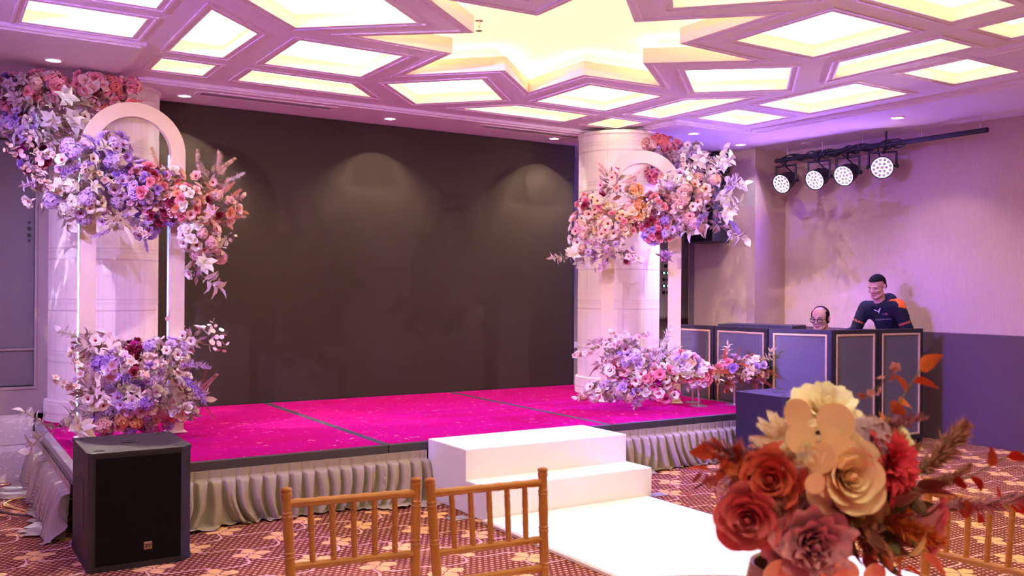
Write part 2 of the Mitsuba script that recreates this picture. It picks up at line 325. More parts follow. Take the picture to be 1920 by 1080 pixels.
# downlights
DL = [(0.786, 7.691, 'recessed downlight above the hanging garland beside the door'), (1.909, 8.462, 'recessed downlight over the screen beside the pillar near the door'), (3.878, 8.435, 'recessed downlight over the middle of the screen'),
      (5.899, 8.487, 'recessed downlight over the screen beside the pillar near the booth'), (7.918, 7.634, 'recessed downlight in front of the wall pier'), (7.928, 5.593, 'recessed downlight over the booth, nearest the lamp rail'), (6.95, 7.38, 'recessed downlight hidden above the hanging garland in front of the pier')]
for i, (x, y, lb) in enumerate(DL):
    d = thing('downlight', lb, 'downlight', 'recessed downlights')
    part(d, 'trim', xf(lathe([(0.052, 0.0), (0.068, 0.0), (0.070, -0.004), (0.054, -0.008), (0.052, 0.0)], 24), tr(x, y, CZ)), 'm_white_lamp', smooth=30)
    k = part(d, 'lamp', xf(lathe([(0.0001, -0.004), (0.052, -0.004), (0.052, 0.002), (0.0001, 0.002)], 24), tr(x, y, CZ)), 'm_white_lamp'); emit(k, (6, 5.6, 5.0), 0.1)
    spot(f'light_downlight_{i}', (x, y, CZ-0.012), (0.86, 7.42, 2.2) if i == 0 else (x, y, 0), DOWN, {0: 120.0, 2: 8.0, 4: DOWN_LOW, 5: DOWN_LOW, 6: 20.0}.get(i, DOWN_I), 42 if i == 0 else 53, 30 if i == 0 else 36)
for i, (x, y) in enumerate(((0.6, 2.6), (2.2, 2.66), (3.85, 2.66), (5.5, 2.66), (7.92, 3.2), (7.92, 0.9), (0.75, 0.15))):   # unseen downlights added to brighten the bouquet and tables
    d = thing('downlight', 'added recessed downlight outside the frame', 'downlight', 'added downlights outside the frame')
    part(d, 'trim', xf(lathe([(0.0001, 0.001), (0.052, 0.0), (0.068, 0.0), (0.070, -0.004), (0.054, -0.008), (0.0001, -0.003)], 24), tr(x, y, CZ)), 'm_white_lamp')
    spot(f'light_added_downlight_{i}', (x, y, CZ-0.012), (x, y, 0), DOWN, ADDED_DOWN_I, 60, 36)
d = thing('unlit_downlight', 'unlit recessed downlight disc beside the end of the lamp rail', 'downlight')
part(d, 'trim', xf(lathe([(0.0001, -0.003), (0.05, -0.003), (0.068, -0.006), (0.068, 0.001), (0.0001, 0.001)], 24), tr(8.48, 7.15, CZ)), 'm_soffit', smooth=30)

# pillars
for i, (x, y, r, lb) in enumerate(((1.28, 8.55, 0.43, 'round pale plaid-clad pillar beside the framed door'), (6.42, 7.98, 0.445, 'round pale plaid-clad pillar beside the control booth'))):
    c = fresh('column'); tag(c, lb, kind='structure')
    scene[c] = mikit.ply(xf(lathe([(r, 0.401), (r, 3.20)], 64), tr(x, y, 0)), 'm_column', smooth=True)
    part(c, 'base', xf(lathe([(r+0.002, 0.402), (r+0.028, 0.402), (r+0.028, 0.56), (r+0.018, 0.575), (r+0.002, 0.578)], 64), tr(x, y, 0)), 'm_column', smooth=40)
    part(c, 'rim', xf(lathe([(r, 3.16), (r+0.012, 3.165), (r+0.012, 3.185), (r, 3.19)], 64), tr(x, y, 0)), 'm_column', smooth=40)

# ------------------------------------------------------------------ stage
SZ, SX0, SX1, SY0, SY1, SYM = 0.40, 0.765, 6.765, 6.0, 8.80, 7.43
sg = thing('stage', 'low stage with red carpeted deck panels and a black edge', 'stage')
part(sg, 'frame', bx(SX0+0.05, SX1-0.05, SY0+0.05, SY1, 0.30, SZ-0.03), 'm_dark')
for i in range(4):
    for y in (SY0+0.2, SY1-0.2): part(sg, 'leg', bx(SX0+0.1+i*1.93, SX0+0.15+i*1.93, y-0.025, y+0.025, 0, 0.30), 'm_dark')
for i in range(3):
    for j, (y0, y1) in enumerate(((SY0, SYM), (SYM, SY1))):
        x0, x1 = SX0+2*i, SX0+2*i+2
        part(sg, 'deck_panel', rbx(x0+0.028, x1-0.028, y0+(0.03 if j == 0 else 0.006), y1-0.006, SZ-0.03, SZ, 0.003), 'm_red')
for i in (1, 2):
    x = SX0+2*i
    part(sg, 'joint_strip', cat([rbx(x-0.028, x-0.002, SY0+0.01, SY1, SZ-0.03, SZ+0.001, 0.002), rbx(x+0.002, x+0.028, SY0+0.01, SY1, SZ-0.03, SZ+0.001, 0.002)]), 'm_seam')
part(sg, 'joint_strip', bx(SX0+0.03, SX1-0.03, SYM-0.006, SYM+0.006, SZ-0.02, SZ-0.004), 'm_seam')
for i in range(3): part(sg, 'edge', rbx(SX0+2*i+0.002, SX0+2*i+1.998, SY0-0.004, SY0+0.03, SZ-0.058, SZ+0.003, 0.004), 'm_black_edge')
part(sg, 'edge', rbx(SX0-0.03, SX0+0.028, SY0-0.004, SY1, SZ-0.05, SZ+0.003, 0.004), 'm_alu', label='scuffed grey metal edge')
part(sg, 'edge', rbx(SX1-0.028, SX1+0.006, SY0-0.004, SY1, SZ-0.05, SZ+0.003, 0.004), 'm_black_edge')

def skirt(p0, p1, out, seed, loose):
    p0, p1, out = np.array(p0, float), np.array(p1, float), np.array(out, float)
    L = np.linalg.norm(p1-p0); nu, nv = int(L/0.0075), 34
    r = np.random.default_rng(seed)
    U, V = np.meshgrid(np.linspace(0, 1, nu+1), np.linspace(0, 1, nv+1), indexing='ij')
    s = U*L; per = 0.088
    n3 = lambda a, b, c: meshkit.noise(np.stack([s*a, V*b, np.full_like(s, c+seed*7)], -1))-0.5
    low = np.clip((V-0.16)/0.84, 0, 1)
    warp = s+0.11*low*low*n3(3.0, 1.2, 1)*2+0.055*low*n3(8, 2.2, 4)
    ph = warp/per; k = np.floor(ph); f = ph-k
    amp = 0.6+0.8*meshkit.noise(np.stack([k*3.1, np.full_like(k, 2.0+seed), k*0], -1))
    rk = lambda c: meshkit.noise(np.stack([k*3.7+0.5, np.full_like(k, c+seed), k*0], -1))
    gap = np.exp(-((f-0.5-0.35*low*(rk(5.0)-0.5))/(0.10+0.30*low*rk(8.0)))**2)           # narrow dark gap between flat box pleats, opening downwards
    crown = np.cos((f)*2*PI)*0.5+0.5
    d = 0.012+np.where(V < 0.165, 0.004-0.010*np.exp(-((f-0.5)/0.07)**2), 0)
    d = d+np.where(V < 0.165, 0, 1)*((0.028+0.075*np.sqrt(low)*amp)*(1-gap)*(1-0.65*np.clip((V-0.84)/0.16, 0, 1))+0.008*low*crown)+low*0.008
    d = d+low**2*(0.05*n3(5.5, 1.0, 9)+0.05*n3(16, 3.2, 11))*loose
    puddle = np.clip((V-0.86)/0.14, 0, 1)
    d = d+0.01*low+puddle**1.5*(0.09+0.20*np.clip(n3(4.2, 0.2, 21)+0.12, 0, 1)*2)*loose
    d = d+puddle*0.016*n3(20, 12, 31)*2
    z = (SZ-0.055)*(1-V/0.90)
    z = np.where(V > 0.88, 0.0075+(0.030*(np.clip(n3(16, 12, 41)+0.2, 0, 1))*puddle), z)
    z = np.maximum(z, 0.005)
    z = z-0.004*(np.abs(V-0.155) < 0.012)
    P = p0[None, None]+(p1-p0)[None, None]*(U+0.0)[..., None]+out[None, None]*np.maximum(d, 0.003)[..., None]
    along = (p1-p0)/L
    P = P+along[None, None]*(low*0.02*n3(7, 3, 51)*2)[..., None]
    P[..., 2] = z
    i, j = np.meshgrid(np.arange(nu), np.arange(nv), indexing='ij'); a = (i*(nv+1)+j).ravel()
    fc = np.vstack([np.stack([a, a+nv+1, a+nv+2], 1), np.stack([a, a+nv+2, a+1], 1)])
    return trimesh.Trimesh(P.reshape(-1, 3), fc, process=False)
for p0, p1, out, sd, lo, lb in (((SX0, SY0-0.004), (3.06, SY0-0.004), (0, -1, 0), 1, 0.8, 'pleated grey satin skirt between the black subwoofer and the white stage steps'),
        ((4.47, SY0-0.004), (SX1, SY0-0.004), (0, -1, 0), 2, 0.75, 'pleated grey satin stage skirt between the white stage steps and the control booth'),
        ((SX0-0.03, SY1-0.1), (SX0-0.03, SY0), (-1, 0, 0), 3, 0.9, 'loosely gathered grey stage skirt beside the stone steps')
        ):
    s = thing('stage_skirt', lb, 'stage skirt', 'stage skirts')
    m = skirt((*p0, 0), (*p1, 0), out, sd, lo)
    scene[s] = mikit.ply(m, 'm_skirt', smooth=True)
    part(s, 'top_band', bx(min(p0[0], p1[0])-0.003, max(p0[0], p1[0])+0.003, min(p0[1], p1[1])-0.003, max(p0[1], p1[1])+0.003, SZ-0.064, SZ-0.056), 'm_skirt')

# video wall
vw = thing('video_wall', 'large switched-off black video wall behind the stage', 'screen')
part(vw, 'screen', bx(1.29, 6.395, 8.80, 8.86, SZ+0.012, 3.195), 'm_screen')
part(vw, 'frame', cat([bx(1.25, 1.29, 8.795, 8.88, SZ, 3.198), bx(6.395, 6.415, 8.795, 8.88, SZ, 3.198), bx(1.29, 6.395, 8.792, 8.88, SZ, SZ+0.012)]), 'm_bezel')
part(vw, 'support', bx(1.3, 6.4, 8.87, 9.35, SZ-0.4, 3.19), 'm_dark')

# white steps and runner
ws = thing('stage_steps', 'white two-step block leading from the runner up to the stage', 'steps')
part(ws, 'upper_step', rbx(3.07, 4.455, 5.43, 5.985, 0, 0.425, 0.004), 'm_white')
part(ws, 'lower_step', rbx(3.065, 4.46, 5.145, 5.428, 0, 0.222, 0.004), 'm_white')
rn = thing('aisle_runner', 'glossy white raised aisle runner on the carpet', 'runner')
for i in range(4): part(rn, 'panel', rbx(3.045, 4.415, 5.14-(i+1)*1.8+0.0008, 5.14-i*1.8, 0, 0.022, 0.001), 'm_runner')
part(rn, 'edge', rbx(3.027, 3.0445, -2.06, 5.14, 0, 0.02, 0.003), 'm_runner_edge')
part(rn, 'edge', rbx(4.4155, 4.433, -2.06, 5.14, 0, 0.02, 0.003), 'm_cable_k')
for x, y, lb in ((2.955, 5.33, 'small metal floor socket plate at the chair side of the white steps'), (4.56, 5.20, 'small metal floor socket plate at the booth side of the white steps')):
    s = thing('floor_socket', lb, 'floor socket')
    part(s, 'plate', rbx(x-0.065, x+0.065, y-0.05, y+0.05, 0, 0.006, 0.002), 'm_alu')
    part(s, 'lid', rbx(x-0.045, x+0.045, y-0.034, y+0.034, 0.0062, 0.010, 0.002), 'm_alu')

# subwoofers
def subwoofer(label, x0, x1, y0, y1, h):
    s = thing('subwoofer', label, 'speaker', 'black subwoofers at the ends of the stage')
    c = 0.06
    body = Polygon([(x0, y0+c*0.6), (x0+c*0.35, y0), (x1-c, y0), (x1, y0+c), (x1, y1), (x0, y1)])
    hh = [(y0+0.30, 0.20, 0.56)]
    m = ext(body, 0.012, h-0.012)
    m2 = ext(body.buffer(0.004, join_style=2), 0.0, 0.030); m3 = ext(body.buffer(0.004, join_style=2), h-0.02, h)
    part(s, 'body', cat([m, m2, m3]), 'm_cabinet_black')
    part(s, 'grille', rbx(x0+0.035, x1-c-0.004, y0-0.006, y0+0.002, 0.035, h-0.03, 0.003), 'm_grille')
    # side handles: recessed cups with bars
    ym = (y0+y1)/2-0.07
    for xs, sg_ in ((x0, -1), (x1, 1)):
        hd = part(s, 'handle', rbx(xs-0.003, xs+0.003, ym-0.075, ym+0.075, h*0.30, h*0.74, 0.002), 'm_cabinet_black')
        part(hd, 'cup', rbx(xs-0.0045, xs+0.0045, ym-0.06, ym+0.06, h*0.33, h*0.50, 0.001), 'm_dark')
        part(hd, 'cup', rbx(xs-0.0045, xs+0.0045, ym-0.06, ym+0.06, h*0.53, h*0.71, 0.001), 'm_dark')
    for dx in (0.06, x1-x0-0.06):
        for dy in (0.07, y1-y0-0.06):
            part(s, 'foot_dimple', xf(lathe([(0.0001, h), (0.022, h), (0.026, h+0.0035), (0.030, h), (0.030, h-0.002), (0.0001, h-0.002)], 16), tr(x0+dx, y0+dy, 0)), 'm_black')
    part(s, 'pole_socket', xf(lathe([(0.0001, h), (0.02, h), (0.022, h+0.004), (0.05, h+0.003), (0.05, h-0.002), (0.0001, h-0.002)], 20), tr((x0+x1)/2, (y0+y1)/2+0.03, 0)), 'm_black')
    bdg = part(s, 'badge', rbx(x0+0.275, x0+0.317, y0-0.009, y0-0.005, 0.092, 0.134, 0.002), 'm_badge')
    tm = meshkit.text_mesh('EV', 0.018, 0.002, bold=True); w = tm.bounds[1][0]-tm.bounds[0][0]
    part(bdg, 'lettering', xf(tm, tr(x0+0.296-w/2, y0-0.0095, 0.104) @ rotx(PI/2)), 'm_dark')
subwoofer('black subwoofer with chamfered front at the stage corner beside the stone steps', 0.72, 1.25, 5.27, 5.88, 0.628)
subwoofer('dark subwoofer half hidden by the bouquet in front of the booth', 5.90, 6.44, 5.18, 5.72, 0.645)

# cables by the stone steps
for cm, pts, lb in (('m_cable_y', [(0.78, 7.42), (0.60, 7.43), (0.50, 7.33), (0.455, 7.24), (0.47, 7.15), (0.53, 7.02), (0.60, 6.86), (0.66, 6.74), (0.73, 6.64)], 'yellow cable lying in a loop on the carpet before the stone steps'),
        ('m_cable_y', [(0.80, 7.30), (0.70, 7.36), (0.56, 7.38), (0.48, 7.30), (0.48, 7.18), (0.55, 6.98), (0.63, 6.80), (0.74, 6.60)], 'second yellow cable following the same loop beside the skirt'),
        ('m_cable_k', [(0.30, 7.08), (0.40, 7.05), (0.47, 6.92), (0.56, 6.80), (0.66, 6.72), (0.76, 6.66)], 'dark cable lying beside the yellow loop on the carpet')):
    P = np.array([(x, y, 0.0085) for x, y in pts]); tt = np.linspace(0, len(P)-1, 60)
    from scipy.interpolate import CubicSpline
    C = CubicSpline(np.arange(len(P)), P)(tt)
    c = thing('cable', lb, 'cable'); scene[c] = mikit.ply(tube(C, 0.007, 7), cm, smooth=True)

# booth of folding panels
PH = 1.15
def booth():
    b = thing('control_booth', 'control booth of dark hinged panels with gold-trimmed blue-grey boards', 'booth')
    pts = [(6.80, 7.47), (6.835, 6.94), (6.85, 6.23), (7.13, 5.70), (7.745, 5.655), (8.375, 5.60)]
    for p, q in zip(pts[:-1], pts[1:]):
        p, q = np.array(p), np.array(q); L = np.linalg.norm(q-p); a = math.atan2(q[1]-p[1], q[0]-p[0])
        M = tr(p[0], p[1], 0) @ rotz(a)
        g, t = 0.006, 0.036
        fr = cat([rbx(g, g+0.045, 0, t, 0.0, PH, 0.003), rbx(L-g-0.045, L-g, 0, t, 0.0, PH, 0.003), rbx(g, L-g, 0, t, PH-0.04, PH, 0.003), rbx(g, L-g, 0, t, 0.06, 0.10, 0.003)])
        k = part(b, 'panel', xf(fr, M), 'm_panel_frame')
        part(k, 'board', xf(bx(g+0.04, L-g-0.04, 0.010, 0.026, 0.10, PH-0.04), M), 'm_panel_board', label='blue-grey board')
        i0, i1, z0, z1, w = g+0.042, L-g-0.042, 0.105, PH-0.042, 0.020
        part(k, 'trim', xf(cat([rbx(i0, i0+w, -0.004, 0.012, z0, z1, 0.003), rbx(i1-w, i1, -0.004, 0.012, z0, z1, 0.003), rbx(i0, i1, -0.004, 0.012, z1-w, z1, 0.003), rbx(i0, i1, -0.004, 0.012, z0, z0+w, 0.003)]), M), 'm_gold', label='gold trim strip')
        for z in (0.25, 0.9): part(k, 'hinge', xf(rbx(L-0.012, L+0.008, 0.034, 0.040, z, z+0.07, 0.001), M), 'm_metal')
booth()
md = thing('mixing_desk', 'dark mixing desk just showing above the booth panels', 'mixing desk')
M = tr(7.36, 6.78, 0) @ rotz(-1.2)
part(md, 'case', xf(rbx(-0.40, 0.40, -0.20, 0.20, 1.06, 1.165, 0.006), M), 'm_panel_frame')
part(md, 'table_top', xf(rbx(-0.45, 0.45, -0.24, 0.24, 1.02, 1.055, 0.004), M), 'm_black')
for x in (-0.40, 0.40):
    for y in (-0.20, 0.20): part(md, 'leg', xf(rbx(x-0.02, x+0.02, y-0.02, y+0.02, 0, 1.02, 0.003), M), 'm_black')

# switch cabinet in the recess
cb = thing('switch_cabinet', 'grey wall cabinet with green pilot lamps in the recess behind the pillar', 'cabinet')
part(cb, 'body', rbx(8.02, 8.70, 9.28, 9.418, 1.14, 2.36, 0.008), 'm_grey_box')
part(cb, 'door', rbx(8.04, 8.68, 9.262, 9.279, 1.16, 2.34, 0.004), 'm_grey_box')
part(cb, 'nameplate', rbx(8.20, 8.29, 9.258, 9.263, 1.885, 1.90, 0.001), 'm_black')
for x in (8.205, 8.275, 8.345):
    for z in (1.742, 1.572):
        l = part(cb, 'pilot_lamp', xf(lathe([(0.0001, 0), (0.026, 0), (0.026, 0.012), (0.0001, 0.012)], 14), tr(x, 9.262, z) @ rotx(PI/2)), 'm_black')
        g = part(l, 'lens', xf(lathe([(0.0001, 0.012), (0.017, 0.012), (0.012, 0.02), (0.0001, 0.022)], 12), tr(x, 9.262, z) @ rotx(PI/2)), 'm_white_lamp'); emit(g, (0.5, 2.2, 1.3), 0.05)
    for z in (1.655, 1.485):
        part(cb, 'switch', xf(cat([lathe([(0.0001, 0), (0.022, 0), (0.022, 0.008), (0.0001, 0.008)], 14), bx(-0.006, 0.006, -0.02, 0.02, 0.008, 0.028)]), tr(x, 9.262, z) @ rotx(PI/2)), 'm_dark')
part(cb, 'switch', xf(cat([lathe([(0.0001, 0), (0.025, 0), (0.025, 0.01), (0.0001, 0.01)], 14), bx(-0.007, 0.007, -0.025, 0.025, 0.01, 0.032)]), tr(8.235, 9.262, 1.835) @ rotx(PI/2)), 'm_dark')
# wall loudspeakers by the pier
for z0, z1, lb in ((2.10, 2.92, 'large black loudspeaker mounted on the pier behind the garland'), (2.955, 3.17, 'small black loudspeaker box above the large one on the pier')):
    w = thing('wall_speaker', lb, 'speaker')
    part(w, 'body', rbx(7.98, 8.255, 8.12, 8.62, z0, z1, 0.012), 'm_black')
    part(w, 'grille', rbx(7.972, 7.982, 8.14, 8.60, z0+0.02, z1-0.02, 0.003), 'm_grille')
    part(w, 'bracket', bx(8.25, 8.279, 8.33, 8.41, (z0+z1)/2-0.05, (z0+z1)/2+0.05), 'm_black')

# lamp rail with four stage lamps
RX, RZ = 8.50, 3.055
rl = thing('lamp_rail', 'dark pipe hanging from the ceiling along the wall', 'rail')
part(rl, 'pipe', tube([(RX, 5.03, RZ), (RX, 6.3, RZ), (RX, 7.62, RZ)], 0.026, 14), 'm_black', smooth=40)
for y in (5.10, 5.72, 6.42, 6.95, 7.45): part(rl, 'hanger', tube([(RX, y, RZ+0.02), (RX, y, CZ)], 0.004, 6), 'm_metal')
part(rl, 'hanger', tube([(RX, 6.13, RZ+0.02), (RX, 6.13, CZ)], 0.011, 8), 'm_black')
for s_ in range(7):
    n = 70; y0 = rng.uniform(5.85, 6.3); y1 = rng.uniform(7.0, 7.5); t = np.linspace(0, 1, n); a = rng.uniform(0, 6); w = rng.uniform(5, 11)
    P = np.stack([RX+0.036*np.cos(a+t*w*2)*(1+0.5*np.sin(t*23+s_)), y0+(y1-y0)*t, RZ+0.036*np.sin(a+t*w*2)+0.012*np.sin(t*31+s_)], 1)
    part(rl, 'cable', tube(P, 0.0085, 6), 'm_black', smooth=True)
def spill_light(i, p, d): pass
for i, (y, z, aim, lb) in enumerate(((7.49, 2.77, (3.2, 6.9, 0.5), 'stage lamp at the end of the rail nearest the wall pier'), (7.01, 2.768, (2.9, 6.2, 0.45), 'second stage lamp from the wall pier'),
        (6.62, 2.776, (2.7, 5.7, 0.45), 'third stage lamp from the wall pier'), (6.14, 2.813, (1.0, 1.2, 0.6), 'stage lamp nearest the free end of the rail, beaming at the hall'))):
    s = thing('stage_lamp', lb, 'stage lamp', 'stage lamps on the rail')
    c = np.array([RX-0.05, y, z]); dv = np.array(aim)-c; dv /= np.linalg.norm(dv)
    M = frame(c, dv)
    bodyp = [(0.0001, -0.24), (0.05, -0.24), (0.075, -0.22), (0.10, -0.13), (0.112, -0.02), (0.118, 0.0), (0.118, 0.012), (0.108, 0.012), (0.106, -0.004), (0.0001, -0.004)]
    part(s, 'housing', xf(lathe(bodyp, 28), M), 'm_black', smooth=35)
    pl = part(s, 'lens_plate', xf(lathe([(0.0001, -0.003), (0.105, -0.003), (0.105, 0.003), (0.0001, 0.003)], 28), M), 'm_lens_dark'); emit(pl, (7.0, 7.4, 11.0), 0.6)
    cells = [(0, 0)]+[(0.042*math.cos(a), 0.042*math.sin(a)) for a in np.arange(6)*PI/3]+[(0.083*math.cos(a), 0.083*math.sin(a)) for a in np.arange(12)*PI/6+0.2]
    for cx, cy in cells:
        pc = share(pl, 'cell', mikit.ply(xf(lathe([(0.0001, 0.004), (0.017, 0.004), (0.019, 0.001)], 10), M @ tr(cx, cy, 0)), 'm_white_lamp'))
    hub = np.array([RX, y, RZ])
    side = M[:3, :3] @ np.array([1.0, 0, 0]); side[2] = 0; side /= np.linalg.norm(side)
    pv = c-dv*0.09; zt = RZ-0.07
    yk = np.array([pv+side*0.135, np.r_[(pv+side*0.135)[:2], zt], np.r_[(hub+side*0.135)[:2], zt], ])
    top1 = np.r_[(pv+side*0.135)[:2], zt]; top2 = np.r_[(pv-side*0.135)[:2], zt]
    part(s, 'yoke', cat([tube([pv+side*0.135, top1], 0.011, 6), tube([top1+side*0.01, top2-side*0.01], 0.011, 6), tube([top2, pv-side*0.135], 0.011, 6)]), 'm_black')
    part(s, 'clamp', cat([tube([np.r_[pv[:2], zt-0.01], np.r_[hub[:2], RZ-0.02]], 0.016, 8), tube([hub+[0, -0.022, 0], hub+[0, 0.022, 0]], 0.036, 12)]), 'm_black')
    for sgn in (1, -1): part(s, 'knob', xf(lathe([(0.0001, -0.03), (0.014, -0.03), (0.014, 0.025), (0.022, 0.026), (0.022, 0.045), (0.0001, 0.045)], 12), frame(pv+side*sgn*0.115, side*sgn)), 'm_black')
    bp = c-dv*0.235; t = np.linspace(0, 1, 24)[:, None]
    part(s, 'cable', tube((1-t)**2*bp+2*t*(1-t)*(bp-dv*0.16+np.array([0, 0.02, -0.03]))+t**2*(hub+np.array([0, 0.10, 0])), 0.008, 6), 'm_black', smooth=True)
    spot(f'light_stage_lamp_{i}', c+dv*0.03, np.array(aim), VIOLET, WASH_R*(0.12 if i == 3 else 1), 26, 9)
    spot(f'light_stage_lamp_spill_{i}', c+dv*0.035, np.array(aim), VIOLET, SPILL_I, 88, 40)
# the same lamps on the opposite side of the hall, outside the picture, front lamps, and one added to tint the rail wall
def far_lamp(i, p, aim, col, I, cut, beam, spill):
    c = np.array(p, float); dv = np.array(aim, float)-c; dv /= np.linalg.norm(dv); M = frame(c, dv)
    s = thing('stage_lamp', 'unseen stage lamp hung by the wall opposite the lamp rail' if p[0] < 0 else 'stage lamp hung over the tables in front of the stage', 'stage lamp', 'lamps along the wall opposite the rail' if p[0] < 0 else 'lamps over the tables')
    part(s, 'housing', xf(lathe([(0.0001, -0.24), (0.05, -0.24), (0.10, -0.13), (0.118, 0.0), (0.118, 0.012), (0.108, 0.012), (0.106, -0.004), (0.0001, -0.004)], 20), M), 'm_black', smooth=35)
    pv = c-dv*0.1
    part(s, 'stem', tube([pv, np.r_[pv[:2], CZ]], 0.014, 8), 'm_black')
    spot(f'light_far_lamp_{i}', c+dv*0.03, aim, col, I, cut, beam)
    if spill: spot(f'light_far_spill_{i}', c+dv*0.035, aim, col, spill, 88, 40)
for i, (y, aim) in enumerate(((4.3, (6.5, 6.0, 0.75)), (4.8, (8.3, 5.3, 0.35)), (5.3, (4.6, 7.0, 0.4)))):
    far_lamp(i, (-0.75, y, 2.9), aim, VIOLET, WASH_L*(0.3 if i == 2 else 0.5 if i == 1 else 0.75), 13, 8, 6.0)
far_lamp(5, (-0.75, 5.7, 2.9), (1.0, 7.5, 1.7), (0.42, 0.34, 1.0), 30.0, 26, 12, 0)
far_lamp(6, (-0.75, 6.2, 2.9), (8.8, 6.7, 2.3), VIOLET, 115.0, 10, 5, 0)  # extra lamp added only to turn the rail wall violet
far_lamp(7, (-0.60, 3.9, 2.95), (6.0, 7.4, 1.9), (1.0, 0.80, 0.62), 95.0, 15, 9, 0)
far_lamp(8, (7.3, 2.9, 2.95), (1.7, 7.4, 1.9), (1.0, 0.76, 0.58), 60.0, 10, 6, 0)
far_lamp(3, (6.9, 3.2, 2.95), (5.2, 8.0, 1.5), PINKW, FRONT_I, 36, 14, 0)
far_lamp(4, (-0.45, 4.7, 2.95), (2.2, 8.0, 1.4), PINKW, FRONT_I, 36, 14, 0)

# ------------------------------------------------------------------ chairs and the near table
CR, CF = np.array([0.84557, -0.53382]), np.array([0.53382, 0.84557])
def cam2(lat, d): return CR*lat+CF*d
def bam(n, r0=1.0):
    """bamboo-turned profile with n ring pairs, (t, radius factor)"""
    pr = [(0.0, 0.92)]
    for i in range(n):
        t = (i+0.5)/n
        for dt, r in ((-0.030, 0.90), (-0.024, 1.06), (-0.016, 1.06), (-0.010, 0.93), (-0.004, 0.93), (0.002, 1.06), (0.010, 1.06), (0.016, 0.90)): pr.append((t+dt*4.0/max(n, 4), r))
        if i < n-1: pr.append(((i+1)/n, 1.0))
    pr.append((1.0, 0.92))
    return pr
def rod(p, q, r, n=4, k=12):
    L = np.linalg.norm(np.array(q)-np.array(p))
    return turned(p, q, [(t, f*r) for t, f in bam(n)], k)
chair_mesh = {}
def chair(label, pos, ang):
    """front of the chair looks along local +y"""
    if not chair_mesh:
        C = chair_mesh
        for s in (-1, 1):
            pts = [(s*0.178, -0.015, 0.0), (s*0.178, 0.0, 0.45), (s*0.196, -0.055, 0.905)]
            up = rod(pts[1], pts[2], 0.0155, 4, 16)
            d = np.array(pts[2])-np.array(pts[1]); Ld = np.linalg.norm(d)
            fin = xf(lathe([(0.0001, -0.012), (0.0145, -0.012), (0.0165, -0.004), (0.0165, 0.002), (0.0135, 0.004), (0.0165, 0.008), (0.017, 0.014), (0.014, 0.019), (0.0001, 0.021)], 16), frame(pts[2], d))
            C.setdefault('back_post', []).append(mikit.ply(cat([rod(pts[0], pts[1], 0.0155, 4, 14), up, fin]), 'm_chair', smooth=35))
            C.setdefault('front_leg', []).append(mikit.ply(rod((s*0.195, 0.39, 0.0), (s*0.195, 0.385, 0.44), 0.016, 4, 14), 'm_chair', smooth=35))
        def bp(z): # point on the back plane
            t = (z-0.45)/0.455; return 0.178+0.018*t, -0.055*t
        for z, r in ((0.878, 0.0125), (0.700, 0.0115), (0.612, 0.0115)):
            w, y = bp(z); n = 9
            C.setdefault('back_rail', []).append(mikit.ply(turned((-w, y, z), (w, y, z), [(i/24, r*(1.10 if i % 4 == 2 else 0.97)) for i in range(25)], 12), 'm_chair', smooth=40))
        for i in range(5):
            w0, y0 = bp(0.70); w1, y1 = bp(0.878); f = (i-2)/3.05
            C.setdefault('spindle', []).append(mikit.ply(rod((w0*f, y0, 0.70), (w1*f, y1, 0.878), 0.0095, 3, 12), 'm_chair', smooth=35))
        C['seat'] = [mikit.ply(rbx(-0.205, 0.205, -0.01, 0.41, 0.435, 0.46, 0.008), 'm_chair')]
        cu = trimesh.creation.icosphere(3, 1.0); v = cu.vertices
        v = np.sign(v)*np.abs(v)**0.45*np.array([0.195, 0.195, 0.022])+np.array([0, 0.20, 0.482]); C['cushion'] = [mikit.ply(trimesh.Trimesh(v, cu.faces, process=False), 'm_cushion', smooth=True)]
        st = []
        for z in (0.16, 0.28):
            for s in (-1, 1): st.append(rod((s*0.178, -0.01, z), (s*0.195, 0.387, z), 0.0105, 4, 10))
            st.append(rod((-0.195, 0.388, z-0.03), (0.195, 0.388, z-0.03), 0.0105, 4, 10)); st.append(rod((-0.178, -0.01, z+0.02), (0.178, -0.01, z+0.02), 0.0105, 4, 10))
        C['stretcher'] = [mikit.ply(m, 'm_chair', smooth=40) for m in st]
    c = thing('banquet_chair', label, 'chair', 'gold banquet chairs round the near table')
    M = mt(tr(pos[0], pos[1], 0) @ rotz(ang))
    for nm, ds in chair_mesh.items():
        for d in ds: share(c, nm, d, M)
def chair_from(a, b, label, toward):
    """back posts at the two plan points a, b (tops, which lean 0.055 behind the seat line)"""
    a, b = np.array(a), np.array(b); m = (a+b)/2; u = (b-a)/np.linalg.norm(b-a); fr = np.array([-u[1], u[0]])
    if fr @ (np.array(toward)-m) < 0: fr = -fr
    m = m+fr*0.055
    chair(label, m, math.atan2(fr[1], fr[0])-PI/2)
TC = cam2(0.55, 1.57)
chair_from(cam2(-0.642, 2.687), cam2(-0.297, 2.838), 'gold bamboo-turned banquet chair at the near table, farther from the white steps', TC)
chair_from(cam2(-0.237, 2.838), cam2(0.095, 3.007), 'gold bamboo-turned banquet chair in front of the white steps', TC)
chair_from(cam2(1.315, 2.90), cam2(1.535, 2.60), 'gold bamboo-turned banquet chair behind the bouquet, near the wainscot', TC)
tb = thing('round_table', 'round table in the foreground carrying the large bouquet', 'table')
part(tb, 'top', xf(lathe([(0.0001, 0.715), (0.88, 0.715), (0.895, 0.722), (0.895, 0.738), (0.88, 0.744), (0.0001, 0.744)], 72), tr(TC[0], TC[1], 0)), 'm_chair')
part(tb, 'pedestal', xf(lathe([(0.0001, 0.0), (0.30, 0.0), (0.30, 0.02), (0.06, 0.05), (0.05, 0.70), (0.2, 0.715)], 32), tr(TC[0], TC[1], 0)), 'm_black')
